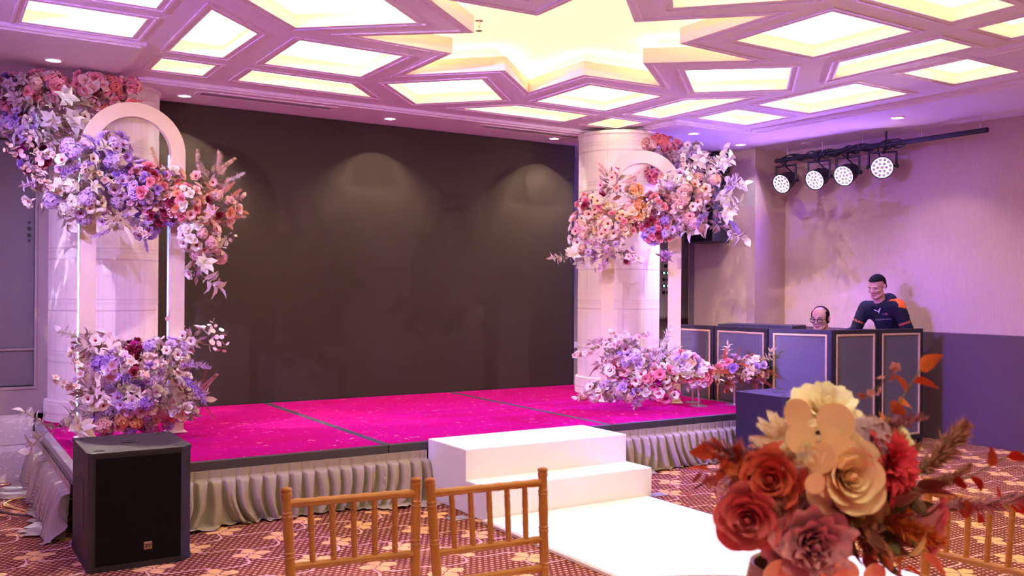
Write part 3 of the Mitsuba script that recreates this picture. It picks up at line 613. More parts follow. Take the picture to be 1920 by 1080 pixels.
a = np.linspace(0, 2*PI, 241); prof = []
tc = thing('tablecloth', 'rose pink cloth draped over the round foreground table', 'tablecloth')
def cloth(u, v):
    an = u*2*PI; R = 0.897
    r = np.where(v < 0.4, v/0.4*R, R+(v-0.4)/0.6*0.05+(v > 0.4)*(v-0.4)/0.6*0.05*np.sin(an*17+np.sin(an*5)))
    z = np.where(v < 0.4, 0.7465, 0.7465-(v-0.4)/0.6*0.72)
    return TC[0]+r*np.cos(an), TC[1]+r*np.sin(an), z
scene[tc] = mikit.ply(grid(cloth, 240, 20), 'm_pinkcloth', smooth=50)

# ------------------------------------------------------------------ flowers
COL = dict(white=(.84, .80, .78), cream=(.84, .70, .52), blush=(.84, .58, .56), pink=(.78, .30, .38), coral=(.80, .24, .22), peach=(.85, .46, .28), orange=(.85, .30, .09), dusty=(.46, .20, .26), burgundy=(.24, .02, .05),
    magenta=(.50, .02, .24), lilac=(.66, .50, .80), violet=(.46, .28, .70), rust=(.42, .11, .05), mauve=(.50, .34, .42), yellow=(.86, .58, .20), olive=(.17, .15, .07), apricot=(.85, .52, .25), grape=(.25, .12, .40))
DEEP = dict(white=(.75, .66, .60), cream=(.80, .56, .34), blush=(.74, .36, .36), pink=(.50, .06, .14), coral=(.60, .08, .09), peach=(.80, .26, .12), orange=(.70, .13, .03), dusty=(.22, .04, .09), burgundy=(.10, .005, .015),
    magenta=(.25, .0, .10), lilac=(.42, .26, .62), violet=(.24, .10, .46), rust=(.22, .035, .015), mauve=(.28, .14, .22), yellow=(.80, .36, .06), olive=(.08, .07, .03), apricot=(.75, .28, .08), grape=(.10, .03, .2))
class Pm:
    """collects coloured pieces"""
    def __init__(s): s.v, s.f, s.c, s.n = [], [], [], 0
    def add(s, v, f, c):
        v = np.asarray(v, float).reshape(-1, 3); c = np.broadcast_to(np.asarray(c, float), v.shape)
        s.v.append(v); s.f.append(np.asarray(f)+s.n); s.c.append(c); s.n += len(v)
    def mesh(s): return trimesh.Trimesh(np.vstack(s.v), np.vstack(s.f), process=False), np.vstack(s.c)
    def ply(s, bsdf='m_petal', M=None):
        m, c = s.mesh()
        if M is not None: m.apply_transform(M)
        return mikit.ply(m, bsdf, smooth=True, color=c)
def gfaces(nu, nv):
    i, j = np.meshgrid(np.arange(nu), np.arange(nv), indexing='ij'); a = (i*(nv+1)+j).ravel()
    return np.vstack([np.stack([a, a+nv+1, a+nv+2], 1), np.stack([a, a+nv+2, a+1], 1)])
def rose(col, n=11, nu=4, nv=3, openness=1.0, seed=0, deep=None, edge=None, ruff=0.0, core=True):
    """open rose of radius about 1, facing +z, its base near z = -0.6"""
    r = np.random.default_rng(seed); P = Pm(); c0, c1 = np.array(deep or DEEP[col]), np.array(COL[col] if isinstance(col, str) else col); c2 = np.array(edge if edge else np.minimum(c1*1.12, 0.88))
    u = np.linspace(-1, 1, nu+1)[:, None]; v = np.linspace(0, 1, nv+1)[None, :]; F = gfaces(nu, nv); az = r.uniform(0, 6)
    for k in range(n):
        t = k/(n-1); az += 2.39996+r.normal(0, 0.12)
        phi = (0.04+1.12*t**1.25)*openness; h = 0.62+0.42*t; rb = 0.03+0.10*t
        s = v*(1-0.20*np.abs(u)**2.4*(0.4+0.6*t))
        S = np.linspace(0, 1, 41); a = phi*(1.45-0.62*S)+(0.25+0.85*t)*min(1.0, 2.6*t)*np.clip((S-0.72)/0.28, 0, 1)**1.5*0.9
        ds = h/40; rho = rb+np.cumsum(np.sin(a))*ds; zz = np.cumsum(np.cos(a))*ds
        R_, Z_ = np.interp(s, S, rho), np.interp(s, S, zz)
        W = (0.30+0.40*t)*(0.45+0.55*np.sin(PI*np.clip(s, 0, 1)**0.75*0.88))
        D = np.minimum(W/np.maximum(R_, 0.02), 1.9-0.9*t)
        wob = ruff*np.sin(u*6+k*2.1)*s**3*0.10
        A = az+u*D; R2 = R_*(1+0.05*t*np.abs(u)*s)+wob
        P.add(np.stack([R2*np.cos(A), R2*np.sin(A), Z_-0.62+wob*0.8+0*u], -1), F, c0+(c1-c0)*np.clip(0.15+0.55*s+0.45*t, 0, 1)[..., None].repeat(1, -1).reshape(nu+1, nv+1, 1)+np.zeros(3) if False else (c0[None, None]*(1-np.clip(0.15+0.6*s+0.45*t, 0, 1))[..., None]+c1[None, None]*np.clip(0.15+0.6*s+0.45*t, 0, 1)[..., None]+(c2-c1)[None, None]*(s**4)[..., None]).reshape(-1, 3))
    if core:
        b = trimesh.creation.icosphere(2, 1.0); bv = b.vertices*np.array([0.125, 0.125, 0.24]); tw = np.arctan2(bv[:, 1], bv[:, 0])+bv[:, 2]*14
        P.add(bv*(1+0.10*np.sin(tw*2)[:, None])+[0, 0, -0.15], b.faces, c0*0.7+c1*0.3)
    return P
def blossom(col, n=6, seed=0, centre='burgundy', cup=0.75):
    r = np.random.default_rng(seed); P = Pm(); nu, nv = 2, 3; F = gfaces(nu, nv)
    u = np.linspace(-1, 1, nu+1)[:, None]; v = np.linspace(0, 1, nv+1)[None, :]; c0, c1 = np.array(DEEP[col]), np.array(COL[col])
    for lay in range(2):
        for k in range(n):
            az = (k+0.5*lay)*2*PI/n+r.normal(0, 0.08); h = 1.05-0.2*lay; ph = cup+0.35-0.3*lay
            R_ = 0.06+v*h*np.sin(ph)*(1-0.10*u**2); Z_ = v*h*np.cos(ph)-0.35+0.10*u**2*v-0.10*v**3
            W = 0.50*np.sin(PI*(0.12+0.72*v))
            x = R_*math.cos(az)-u*W*math.sin(az); y = R_*math.sin(az)+u*W*math.cos(az)
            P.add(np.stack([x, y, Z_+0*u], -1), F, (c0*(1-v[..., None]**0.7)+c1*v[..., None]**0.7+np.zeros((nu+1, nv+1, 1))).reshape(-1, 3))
    b = trimesh.creation.icosphere(1, 0.22); P.add(b.vertices*[1, 1, 0.8]+[0, 0, -0.16], b.faces, COL[centre])
    return P
def dahlia(col, layers=5, seed=0, wide=0.20, tip=True, nv=3, deep=None):
    r = np.random.default_rng(seed); P = Pm(); nu = 2; F = gfaces(nu, nv); c0, c1 = np.array(deep or DEEP[col]), np.array(COL[col])
    u = np.linspace(-1, 1, nu+1)[:, None]; v = np.linspace(0, 1, nv+1)[None, :]
    for l in range(layers):
        t = l/(layers-1); n = int(6+9*t); ph = 0.25+1.25*t; h = 0.55+0.5*t
        for k in range(n):
            az = (k+0.5*(l % 2))*2*PI/n+r.normal(0, 0.07); p2 = ph+r.normal(0, 0.08); hh = h*(1+r.normal(0, 0.06))
            s = v; a = p2+0.35*(s-0.5)
            R_ = 0.05+s*hh*np.sin(a); Z_ = s*hh*np.cos(a)-0.55+0.10*np.abs(u)*np.sin(PI*s)
            W = wide*(0.35+0.65*np.sin(PI*np.clip(s, 0, 1)**0.9))*(1-(s**6 if tip else 0.3*s**6))
            x = R_*math.cos(az)-u*W*math.sin(az); y = R_*math.sin(az)+u*W*math.cos(az)
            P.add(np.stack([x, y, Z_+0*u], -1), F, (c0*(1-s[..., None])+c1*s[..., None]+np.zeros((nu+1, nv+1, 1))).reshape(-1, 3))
    return P
def hydrangea(col, n=44, seed=0, size=0.30):
    r = np.random.default_rng(seed); P = Pm(); c1 = np.array(COL[col]); c0 = np.array(DEEP[col])
    for i in range(n):
        z = 1-1.45*(i+0.5)/n; a = i*2.39996; q = math.sqrt(max(0, 1-z*z)); d = np.array([q*math.cos(a), q*math.sin(a), z]); rad = 0.78+r.uniform(-0.06, 0.08)
        M = frame(d*rad-np.array([0, 0, 0.25]), d+r.normal(0, 0.18, 3), r.uniform(0, 6), size); cc = c0+(c1-c0)*r.uniform(0.45, 1.0)
        for k in range(4):
            b = k*PI/2; cs, sn = math.cos(b), math.sin(b)
            q4 = np.array([[0, 0, 0], [0.5, -0.42, 0.10], [0.98, 0, 0.04], [0.5, 0.42, 0.10]]); q4 = np.stack([q4[:, 0]*cs-q4[:, 1]*sn, q4[:, 0]*sn+q4[:, 1]*cs, q4[:, 2]], 1)
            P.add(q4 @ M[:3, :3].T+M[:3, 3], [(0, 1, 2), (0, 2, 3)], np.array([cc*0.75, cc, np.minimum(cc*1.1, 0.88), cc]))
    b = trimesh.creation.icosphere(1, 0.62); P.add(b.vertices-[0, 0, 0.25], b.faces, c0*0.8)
    return P
def leafblade(P, M, L, W, col, fold=0.25, bend=0.35, nv=4, pw=0.8):
    u = np.array([-1, 0, 1.0])[:, None]; v = np.linspace(0, 1, nv+1)[None, :]
    w = W*np.sin(PI*(0.03+0.97*v**pw)); x = u*w; y = fold*np.abs(u)*w-bend*L*v**2+0*x; z = L*v+0*x
    p = np.stack([x, y, z], -1).reshape(-1, 3); c = np.array(col)
    P.add(p @ M[:3, :3].T+M[:3, 3], gfaces(2, nv), np.stack([c*(0.88+0.16*(np.abs(a) > 0.5)) for a in np.repeat([-1, 0, 1], nv+1)]))
def stem(P, pts, r, col=(.22, .16, .08)):
    m = tube(pts, r, 4); P.add(m.vertices, m.faces, col)
def curve(L, bend, n=10, az=0.0):
    t = np.linspace(0, 1, n); return np.stack([bend*L*t**2*math.cos(az), bend*L*t**2*math.sin(az), L*t], 1)
def leaf_sprig(col, seed=0, n=11, L=1.0, lw=0.12, ll=0.40):
    r = np.random.default_rng(seed); P = Pm(); c = curve(L*0.85, r.uniform(0.1, 0.35), 9, r.uniform(0, 6)); stem(P, c, 0.012)
    for k in range(n):
        t = 0.25+0.75*k/(n-1); p = np.array([np.interp(t, np.linspace(0, 1, 9), c[:, i]) for i in range(3)]); a = k*2.4+r.normal(0, 0.2); d = np.array([math.cos(a)*0.9, math.sin(a)*0.9, 0.65 if k < n-1 else 3])
        leafblade(P, frame(p, d, r.uniform(-0.4, 0.4)), ll*r.uniform(0.8, 1.1), lw, np.array(COL[col])*r.uniform(0.88, 1.0))
    return P
def coin_sprig(col, seed=0, n=9, L=1.0, cr=0.15):
    r = np.random.default_rng(seed); P = Pm(); c = curve(L, r.uniform(0.15, 0.4), 9, r.uniform(0, 6)); stem(P, c, 0.012)
    for k in range(n):
        t = 0.3+0.7*k/(n-1); p = np.array([np.interp(t, np.linspace(0, 1, 9), c[:, i]) for i in range(3)]); a = k*PI+r.normal(0, 0.5)
        off = np.array([math.cos(a), math.sin(a), 0.2])*cr*1.05; R = cr*r.uniform(0.8, 1.05)*(1-0.25*t)
        M = frame(p+off, np.array([r.normal(0, 0.6), r.normal(0, 0.6), 0.5])+off*2)
        an = np.arange(10)*2*PI/10; q = np.vstack([[[0, 0, -0.04*R]], np.stack([R*np.cos(an), R*np.sin(an), 0*an], 1)])
        P.add(q @ M[:3, :3].T+M[:3, 3], [(0, i+1, (i+1) % 10+1) for i in range(10)], np.array(COL[col])*r.uniform(0.9, 1.0))
    return P
def plume(col, seed=0, n=120, L=1.0, fat=0.20, sp=0.17):
    r = np.random.default_rng(seed); P = Pm(); c = curve(L, r.uniform(0.15, 0.45), 12, r.uniform(0, 6)); stem(P, c, 0.010)
    for k in range(n):
        t = 0.12+0.88*(k+0.5)/n; p = np.array([np.interp(t, np.linspace(0, 1, 12), c[:, i]) for i in range(3)]); a = k*2.4
        d = np.array([math.cos(a), math.sin(a), 1.1+r.normal(0, 0.3)]); M = frame(p, d, r.uniform(0, 6)); w = sp*(0.35+math.sin(PI*min(1, t*0.97))**0.7)*r.uniform(0.7, 1.2)*fat/0.20
        q = np.array([[-0.018, 0, 0], [0.018, 0, 0], [0.014, -0.02, w*0.6], [0, -0.05*w*4, w]]); P.add(q @ M[:3, :3].T+M[:3, 3], [(0, 1, 2), (0, 2, 3)], np.array(COL[col])*r.uniform(0.75, 1.1))
    return P
def fern(col, seed=0, n=18, L=1.0, ll=0.24):
    r = np.random.default_rng(seed); P = Pm(); c = curve(L, r.uniform(0.35, 0.7), 12, r.uniform(0, 6)); stem(P, c, 0.010, np.array(COL[col])*0.6)
    T0 = c[-1]-c[0]; side = np.cross(T0, [0.3, 0.2, 1]); side /= np.linalg.norm(side)
    for k in range(n):
        t = 0.15+0.85*k/(n-1); p = np.array([np.interp(t, np.linspace(0, 1, 12), c[:, i]) for i in range(3)]); tg = np.array([np.interp(min(1, t+0.05), np.linspace(0, 1, 12), c[:, i]) for i in range(3)])-np.array([np.interp(t-0.05, np.linspace(0, 1, 12), c[:, i]) for i in range(3)]); tg /= np.linalg.norm(tg)
        for s in (-1, 1): leafblade(P, frame(p, side*s+tg*0.7, r.uniform(-0.3, 0.3)), ll*(1-0.6*t), 0.045, np.array(COL[col])*r.uniform(0.85, 1.1), nv=2)
    return P
def blossom_sprig(col, seed=0, n=9, L=1.0, br=0.15, centre='rust'):
    r = np.random.default_rng(seed); P = Pm(); c = curve(L, r.uniform(0.1, 0.4), 9, r.uniform(0, 6)); stem(P, c, 0.012, (.16, .08, .06))
    for k in range(n):
        t = 0.25+0.75*k/(n-1); p = np.array([np.interp(t, np.linspace(0, 1, 9), c[:, i]) for i in range(3)]); a = k*2.4; d = np.array([math.cos(a), math.sin(a), 0.5]); M = frame(p+d*0.07, d+r.normal(0, 0.2, 3), r.uniform(0, 6), br*r.uniform(0.8, 1.15))
        for j in range(5):
            b = j*2*PI/5; q = np.array([[0.05, 0, 0], [0.55, -0.44, 0.22], [1.0, -0.16, 0.26], [1.0, 0.16, 0.26], [0.55, 0.44, 0.22]]); q = np.stack([q[:, 0]*math.cos(b)-q[:, 1]*math.sin(b), q[:, 0]*math.sin(b)+q[:, 1]*math.cos(b), q[:, 2]], 1)
            cc = np.array(COL[col])*r.uniform(0.9, 1.02); P.add(q @ M[:3, :3].T+M[:3, 3], [(0, 1, 2), (0, 2, 3), (0, 3, 4)], np.vstack([COL[centre], cc, cc, cc, cc]))
    return P
FL = dict(rose=lambda c, s: rose(c, 10, 3, 3, seed=s), blossom=lambda c, s: blossom(c, 6, s), dahlia=lambda c, s: dahlia(c, 5, s), hydrangea=lambda c, s: hydrangea(c, 40, s), leaf_sprig=leaf_sprig, coin_leaf_sprig=coin_sprig,
    plume=plume, fern_sprig=fern, blossom_sprig=blossom_sprig)
LONG = {'leaf_sprig', 'coin_leaf_sprig', 'plume', 'fern_sprig', 'blossom_sprig'}
bank = {}
def flower(kind, col, seed):
    k = (kind, col, seed % 2)
    if k not in bank: bank[k] = FL[kind](col, 17*(seed % 2)+len(kind)).ply()
    return bank[k]
# what grows where: kind, colours, radius or length in metres, weight
MIX = {
 'deep': [('rose', 'burgundy dusty grape dusty', .050, 4), ('rose', 'pink mauve', .050, 3), ('hydrangea', 'mauve', .06, 1), ('leaf_sprig', 'mauve', .15, 1)],
 'coral': [('hydrangea', 'pink coral blush', .080, 2), ('rose', 'pink blush pink', .048, 4), ('plume', 'pink blush', .15, 1)],
 'blushrose': [('rose', 'blush blush pink', .050, 5), ('rose', 'burgundy', .04, 1), ('blossom', 'pink', .042, 2), ('plume', 'pink', .15, 1)],
 'whiteleaf': [('leaf_sprig', 'white', .25, 6), ('leaf_sprig', 'white', .20, 4), ('blossom', 'white', .05, 1)],
 'lav': [('rose', 'lilac violet mauve', .048, 4), ('blossom', 'lilac', .045, 2), ('hydrangea', 'lilac', .06, 1), ('coin_leaf_sprig', 'mauve', .15, 1)],
 'magenta': [('dahlia', 'magenta burgundy', .055, 3), ('coin_leaf_sprig', 'blush', .16, 2), ('rose', 'burgundy violet', .045, 2)],
 'violetplume': [('plume', 'violet lilac', .26, 4), ('leaf_sprig', 'lilac', .16, 1)],
 'pale': [('blossom', 'white white lilac', .045, 4), ('hydrangea', 'white lilac', .06, 2), ('blossom_sprig', 'white', .18, 2), ('leaf_sprig', 'white', .16, 1)],
 'violet': [('rose', 'lilac violet', .045, 3), ('blossom', 'lilac lilac violet', .045, 4), ('hydrangea', 'violet lilac', .06, 2), ('plume', 'violet', .16, 1)],
 'purplerose': [('rose', 'dusty violet mauve pink', .046, 5), ('rose', 'burgundy', .038, 1), ('blossom', 'lilac', .045, 1)],
 'pinkrose': [('rose', 'blush pink peach white', .046, 5), ('rose', 'burgundy', .038, 1), ('fern_sprig', 'rust', .16, 1), ('blossom', 'blush', .045, 1)],
 'pinkfern': [('fern_sprig', 'blush', .16, 2), ('plume', 'blush white', .17, 4), ('blossom', 'blush', .042, 3)],
 'peach': [('plume', 'blush peach', .14, 2), ('rose', 'peach blush blush', .048, 3), ('rose', 'burgundy pink', .036, 2), ('leaf_sprig', 'blush', .15, 1), ('hydrangea', 'blush', .06, 1)],
 'palepink': [('blossom', 'blush white', .045, 4), ('coin_leaf_sprig', 'blush white', .17, 2), ('hydrangea', 'blush', .06, 2), ('rose', 'white', .045, 1)],
 'hang': [('blossom_sprig', 'lilac white', .20, 4), ('plume', 'lilac', .17, 1), ('blossom', 'lilac', .04, 2)],
 'cherry': [('blossom_sprig', 'white white lilac', .24, 5), ('blossom', 'white', .042, 2), ('leaf_sprig', 'white', .16, 1)],
 'lilacmix': [('rose', 'lilac blush white', .052, 4), ('hydrangea', 'lilac lilac violet', .065, 2), ('blossom', 'white lilac', .045, 2), ('leaf_sprig', 'mauve', .14, 1)],
 'whiteball': [('rose', 'white white cream', .052, 4), ('coin_leaf_sprig', 'white', .15, 1), ('leaf_sprig', 'cream', .18, 1)],
 'rustfern': [('fern_sprig', 'rust dusty', .17, 3), ('plume', 'dusty', .16, 2)],
 'earth': [('hydrangea', 'blush mauve lilac apricot', .065, 3), ('rose', 'blush', .045, 1), ('hydrangea', 'violet', .06, 1)],
 'orange': [('rose', 'orange peach blush', .052, 3), ('rose', 'apricot', .05, 1), ('rose', 'peach blush cream', .05, 4)],
 'creamrose': [('rose', 'cream blush', .050, 3), ('blossom', 'cream', .048, 3), ('rose', 'pink burgundy', .040, 2), ('coin_leaf_sprig', 'cream', .16, 1)],
 'dusty': [('rose', 'dusty mauve dusty', .050, 4), ('rose', 'pink', .045, 2), ('leaf_sprig', 'mauve', .14, 1)],
 'pinkplume': [('plume', 'blush white', .17, 3), ('blossom', 'blush', .04, 2)],
 'bluehyd': [('hydrangea', 'lilac violet mauve', .055, 2), ('rose', 'pink dusty', .045, 3), ('blossom', 'lilac', .042, 2)],
 'orchid': [('leaf_sprig', 'white', .22, 4), ('blossom', 'white', .055, 3), ('hydrangea', 'blush', .07, 1)],
 'spike': [('plume', 'white', .30, 2), ('blossom', 'white blush', .05, 3), ('hydrangea', 'white', .07, 1)],
 'anem': [('blossom', 'blush pink white', .055, 5), ('rose', 'coral pink', .046, 2), ('rose', 'magenta', .035, 1)],
 'standmix': [('rose', 'white white blush', .056, 4), ('rose', 'lilac pink', .056, 3), ('hydrangea', 'white', .065, 1), ('leaf_sprig', 'white', .14, 1), ('rose', 'pink', .045, 1)],
 'standrust': [('rose', 'cream white blush', .056, 3), ('rose', 'lilac violet pink', .056, 3), ('fern_sprig', 'rust', .16, 2), ('leaf_sprig', 'rust cream', .15, 2), ('hydrangea', 'dusty', .06, 1)],
}
def cluster(key, blobs, yaw, seed, lift=0.0, dense=1.0):
    """blobs: (x, y, z, radius across, radius up, mix). yaw turns the blobs' front (local -y) to face the hall."""
    r = np.random.default_rng(seed); Rm = rotz(yaw)[:3, :3]; leaves = Pm()
    for (x, y, z, rx, rz, mix) in blobs:
        c = np.array([x, y, z]); ry = min(rx, rz)*0.85+0.02; w = MIX[mix]; tot = sum(m[3] for m in w)
        msz = sum(m[2]*m[3]*(0.55 if m[0] in LONG else 1) for m in w)/tot
        n = max(6, int(dense*(rx*rz*PI)*3.3/(msz**2*2.6)))
        for i in range(n):
            zz = 1-2*(i+0.5)/n; a = i*2.39996+r.uniform(0, 0.5); q = math.sqrt(1-zz*zz); d = np.array([q*math.cos(a), q*math.sin(a), zz])
            if d[1] > 0.45: continue
            p = Rm @ (d*np.array([rx, ry, rz])*r.uniform(0.72, 1.0)); nn = Rm @ np.array([d[0]/rx, d[1]/ry-2.2, d[2]/rz+1.2])
            t = r.uniform(0, tot); k = 0
            while t > w[k][3]: t -= w[k][3]; k += 1
            kind, cols, size, _ = w[k]; cols = cols.split(); col = cols[r.integers(len(cols))]; size *= r.uniform(0.82, 1.18)
            if kind in LONG: nn = Rm @ np.array([d[0]*1.3, d[1]*0.8-0.25, d[2]*1.0+0.15]); p = p*0.62
            pos = c+p; pos[2] = max(pos[2], 0.402+0.3*size+lift) if key in low else min(pos[2], 3.2-size*0.9)
            if kind in LONG and key in low and pos[2]+size*nn[2]/np.linalg.norm(nn) < 0.43: nn[2] = abs(nn[2])+0.2
            if kind in LONG and key not in low and pos[2]+size > 3.18: nn[2] = -abs(nn[2])-0.3
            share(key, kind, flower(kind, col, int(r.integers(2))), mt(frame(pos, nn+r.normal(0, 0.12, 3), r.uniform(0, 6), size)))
        for i in range(int(8+rx*rz*1500)):
            d = r.normal(0, 1, 3); d /= np.linalg.norm(d); p = Rm @ (d*np.array([rx, ry, rz])*r.uniform(0.2, 0.62)); pos = c+p
            pos[2] = np.clip(pos[2], 0.42, 3.12); dd = Rm @ d
            if pos[2] < 0.5: dd[2] = abs(dd[2])+0.3
            if pos[2] > 3.06: dd[2] = -abs(dd[2])-0.3
            leafblade(leaves, frame(pos, dd+r.normal(0, 0.3, 3), r.uniform(0, 6)), r.uniform(0.05, 0.085), 0.016, np.array([(.32, .20, .22), (.40, .25, .32), (.26, .20, .14), (.45, .30, .30)][r.integers(4)]), nv=2)
    k = f'{key}__foliage'; scene[k] = leaves.ply(); tag(k, kind='stuff')
low = set()
BLOB_A = [(0.56, 7.93, 2.98, 0.181, 0.181, 'deep'), (0.78, 7.93, 3.04, 0.172, 0.148, 'coral'), (1.08, 7.93, 3.09, 0.176, 0.168, 'blushrose'), (1.30, 7.93, 3.13, 0.145, 0.102, 'coral'), (1.25, 7.93, 2.97, 0.191, 0.093, 'coral'), (0.60, 7.93, 2.74, 0.154, 0.162, 'lav'), (0.68, 7.93, 2.50, 0.138, 0.171, 'magenta'), (0.85, 7.86, 2.83, 0.204, 0.180, 'whiteleaf'), (0.90, 7.86, 2.65, 0.172, 0.148, 'whiteleaf'), (0.84, 7.86, 2.74, 0.123, 0.123, 'whiteleaf')]
BLOB_B = [(0.73, 7.22, 2.26, 0.157, 0.127, 'violetplume'), (0.70, 7.30, 2.14, 0.143, 0.098, 'whiteleaf'), (0.90, 7.20, 2.40, 0.159, 0.159, 'pale'), (0.90, 7.15, 2.13, 0.195, 0.165, 'pale'), (1.14, 7.26, 2.48, 0.155, 0.171, 'violet'), (1.18, 7.28, 2.23, 0.195, 0.172, 'violet'), (1.35, 7.16, 2.26, 0.164, 0.180, 'purplerose'), (1.16, 7.17, 1.99, 0.154, 0.100, 'hang'), (1.38, 7.29, 1.98, 0.103, 0.135, 'violet'), (1.48, 7.25, 2.10, 0.151, 0.151, 'purplerose'), (1.61, 7.14, 2.14, 0.167, 0.175, 'pinkrose'), (1.52, 7.21, 2.33, 0.103, 0.095, 'pinkrose'), (1.85, 7.30, 2.33, 0.165, 0.107, 'pinkfern'), (1.89, 7.21, 2.12, 0.172, 0.172, 'peach'), (1.72, 7.14, 1.90, 0.184, 0.160, 'palepink'), (1.73, 7.25, 1.64, 0.073, 0.073, 'whiteleaf'), (1.89, 7.29, 1.77, 0.074, 0.091, 'palepink')]
BLOB_C = [(1.00, 7.24, 1.08, 0.176, 0.130, 'cherry'), (1.30, 7.33, 1.04, 0.111, 0.103, 'magenta'), (1.31, 6.95, 0.89, 0.129, 0.098, 'magenta'), (1.17, 7.14, 0.91, 0.169, 0.153, 'lilacmix'), (1.52, 7.27, 1.00, 0.176, 0.136, 'pale'), (1.50, 6.96, 0.92, 0.131, 0.092, 'violetplume'), (1.74, 7.35, 1.11, 0.123, 0.099, 'palepink'), (1.00, 7.02, 0.77, 0.209, 0.164, 'cherry'), (1.28, 7.02, 0.71, 0.206, 0.160, 'lilacmix'), (1.58, 7.19, 0.78, 0.127, 0.175, 'whiteball'), (1.67, 6.97, 0.73, 0.086, 0.133, 'rustfern'), (1.18, 7.09, 0.55, 0.206, 0.084, 'earth'), (1.42, 7.14, 0.54, 0.156, 0.094, 'earth'), (1.58, 6.95, 0.61, 0.108, 0.101, 'whiteball'), (0.78, 7.15, 0.52, 0.134, 0.052, 'whiteleaf')]
BLOB_D = [(6.42, 7.56, 3.07, 0.113, 0.079, 'blushrose'), (6.61, 7.44, 3.07, 0.203, 0.102, 'coral'), (6.82, 7.30, 3.02, 0.158, 0.124, 'pale'), (6.58, 7.46, 2.94, 0.147, 0.090, 'deep'), (6.91, 7.24, 2.85, 0.203, 0.147, 'orchid'), (7.06, 7.15, 2.79, 0.124, 0.090, 'whiteleaf'), (6.53, 7.49, 2.77, 0.158, 0.147, 'blushrose'), (6.79, 7.33, 2.78, 0.147, 0.113, 'lav')]
BLOB_E = [(5.21, 7.06, 2.06, 0.111, 0.201, 'palepink'), (5.31, 6.99, 2.31, 0.171, 0.151, 'creamrose'), (5.47, 6.89, 2.51, 0.171, 0.171, 'pinkplume'), (5.48, 6.89, 2.12, 0.232, 0.171, 'creamrose'), (5.67, 6.77, 2.25, 0.171, 0.151, 'orange'), (5.64, 6.78, 2.45, 0.101, 0.091, 'orange'), (5.48, 6.89, 1.89, 0.222, 0.121, 'hang'), (5.26, 7.02, 1.84, 0.141, 0.101, 'hang'), (5.82, 6.67, 2.31, 0.171, 0.171, 'dusty'), (5.90, 6.62, 2.10, 0.161, 0.131, 'bluehyd'), (5.81, 6.68, 2.04, 0.141, 0.111, 'purplerose'), (6.05, 6.53, 2.38, 0.201, 0.222, 'palepink'), (5.98, 6.57, 2.54, 0.151, 0.121, 'pale'), (6.24, 6.41, 2.48, 0.181, 0.151, 'orchid'), (6.30, 6.37, 2.30, 0.121, 0.131, 'violetplume'), (6.32, 6.36, 2.15, 0.111, 0.091, 'whiteleaf'), (6.11, 6.49, 2.18, 0.141, 0.131, 'palepink'), (5.89, 6.63, 1.84, 0.050, 0.050, 'purplerose'), (5.14, 7.10, 1.85, 0.050, 0.071, 'whiteleaf'), (5.59, 6.82, 1.82, 0.040, 0.081, 'purplerose'), (5.73, 6.73, 2.16, 0.141, 0.111, 'creamrose')]
BLOB_F = [(5.32, 6.84, 0.97, 0.169, 0.099, 'cherry'), (5.35, 6.82, 0.82, 0.139, 0.119, 'rustfern'), (5.40, 6.78, 0.76, 0.109, 0.099, 'anem'), (5.57, 6.68, 0.85, 0.179, 0.119, 'lilacmix'), (5.53, 6.71, 0.97, 0.139, 0.109, 'pale'), (5.72, 6.58, 0.84, 0.089, 0.169, 'spike'), (5.59, 6.67, 0.72, 0.208, 0.119, 'anem'), (5.32, 6.84, 0.59, 0.169, 0.089, 'pale'), (5.50, 6.73, 0.60, 0.169, 0.089, 'lilacmix'), (5.45, 6.76, 0.53, 0.129, 0.050, 'earth'), (5.64, 6.64, 0.55, 0.129, 0.060, 'lilacmix'), (5.76, 6.56, 0.72, 0.169, 0.139, 'anem'), (5.82, 6.52, 0.55, 0.169, 0.069, 'anem'), (5.22, 6.90, 0.51, 0.089, 0.030, 'palepink')]
BLOB_H = [(6.06, 6.52, 0.79, 0.191, 0.171, 'standmix'), (6.18, 6.45, 0.73, 0.141, 0.151, 'standmix')]
BLOB_I = [(6.50, 6.36, 0.77, 0.163, 0.143, 'standrust'), (6.68, 6.25, 0.76, 0.173, 0.143, 'standrust')]
CL = [('A', 'flower_cluster', 0.10, 'hanging garland of coral, burgundy and white-leaved flowers under the ceiling beside the framed door'), ('B', 'flower_cluster', 0.0, 'violet to peach garland slung across the arch beside the framed door'),
      ('C', 'flower_cluster', 0.05, 'heap of lavender, white and magenta flowers at the arch foot beside the framed door'), ('D', 'flower_cluster', 0.65, 'hanging garland of coral and white flowers under the ceiling in front of the pier'),
      ('E', 'flower_cluster', 0.62, 'cream, orange and lilac garland slung across the arch beside the booth'), ('F', 'flower_cluster', 0.62, 'heap of blush, coral and lilac flowers at the foot of the arch beside the booth'),
      ('H', 'stand_bouquet', 0.62, 'white and lilac bouquet on the two slim stands nearest the arch'), ('I', 'stand_bouquet', 0.62, 'cream, lilac and rust bouquet on the slim stand next to the subwoofer')]
low.clear(); low |= {'flower_cluster_002', 'flower_cluster_005'}
for i, (b, nm, yw, lb) in enumerate(CL):
    k = thing(nm, lb, 'flower arrangement', 'bouquets on slim stands' if nm == 'stand_bouquet' else 'flower garlands on the two arches')
    cluster(k, globals()['BLOB_'+b], -yw, 40+i, dense=1.7 if nm == 'stand_bouquet' else 1.0)

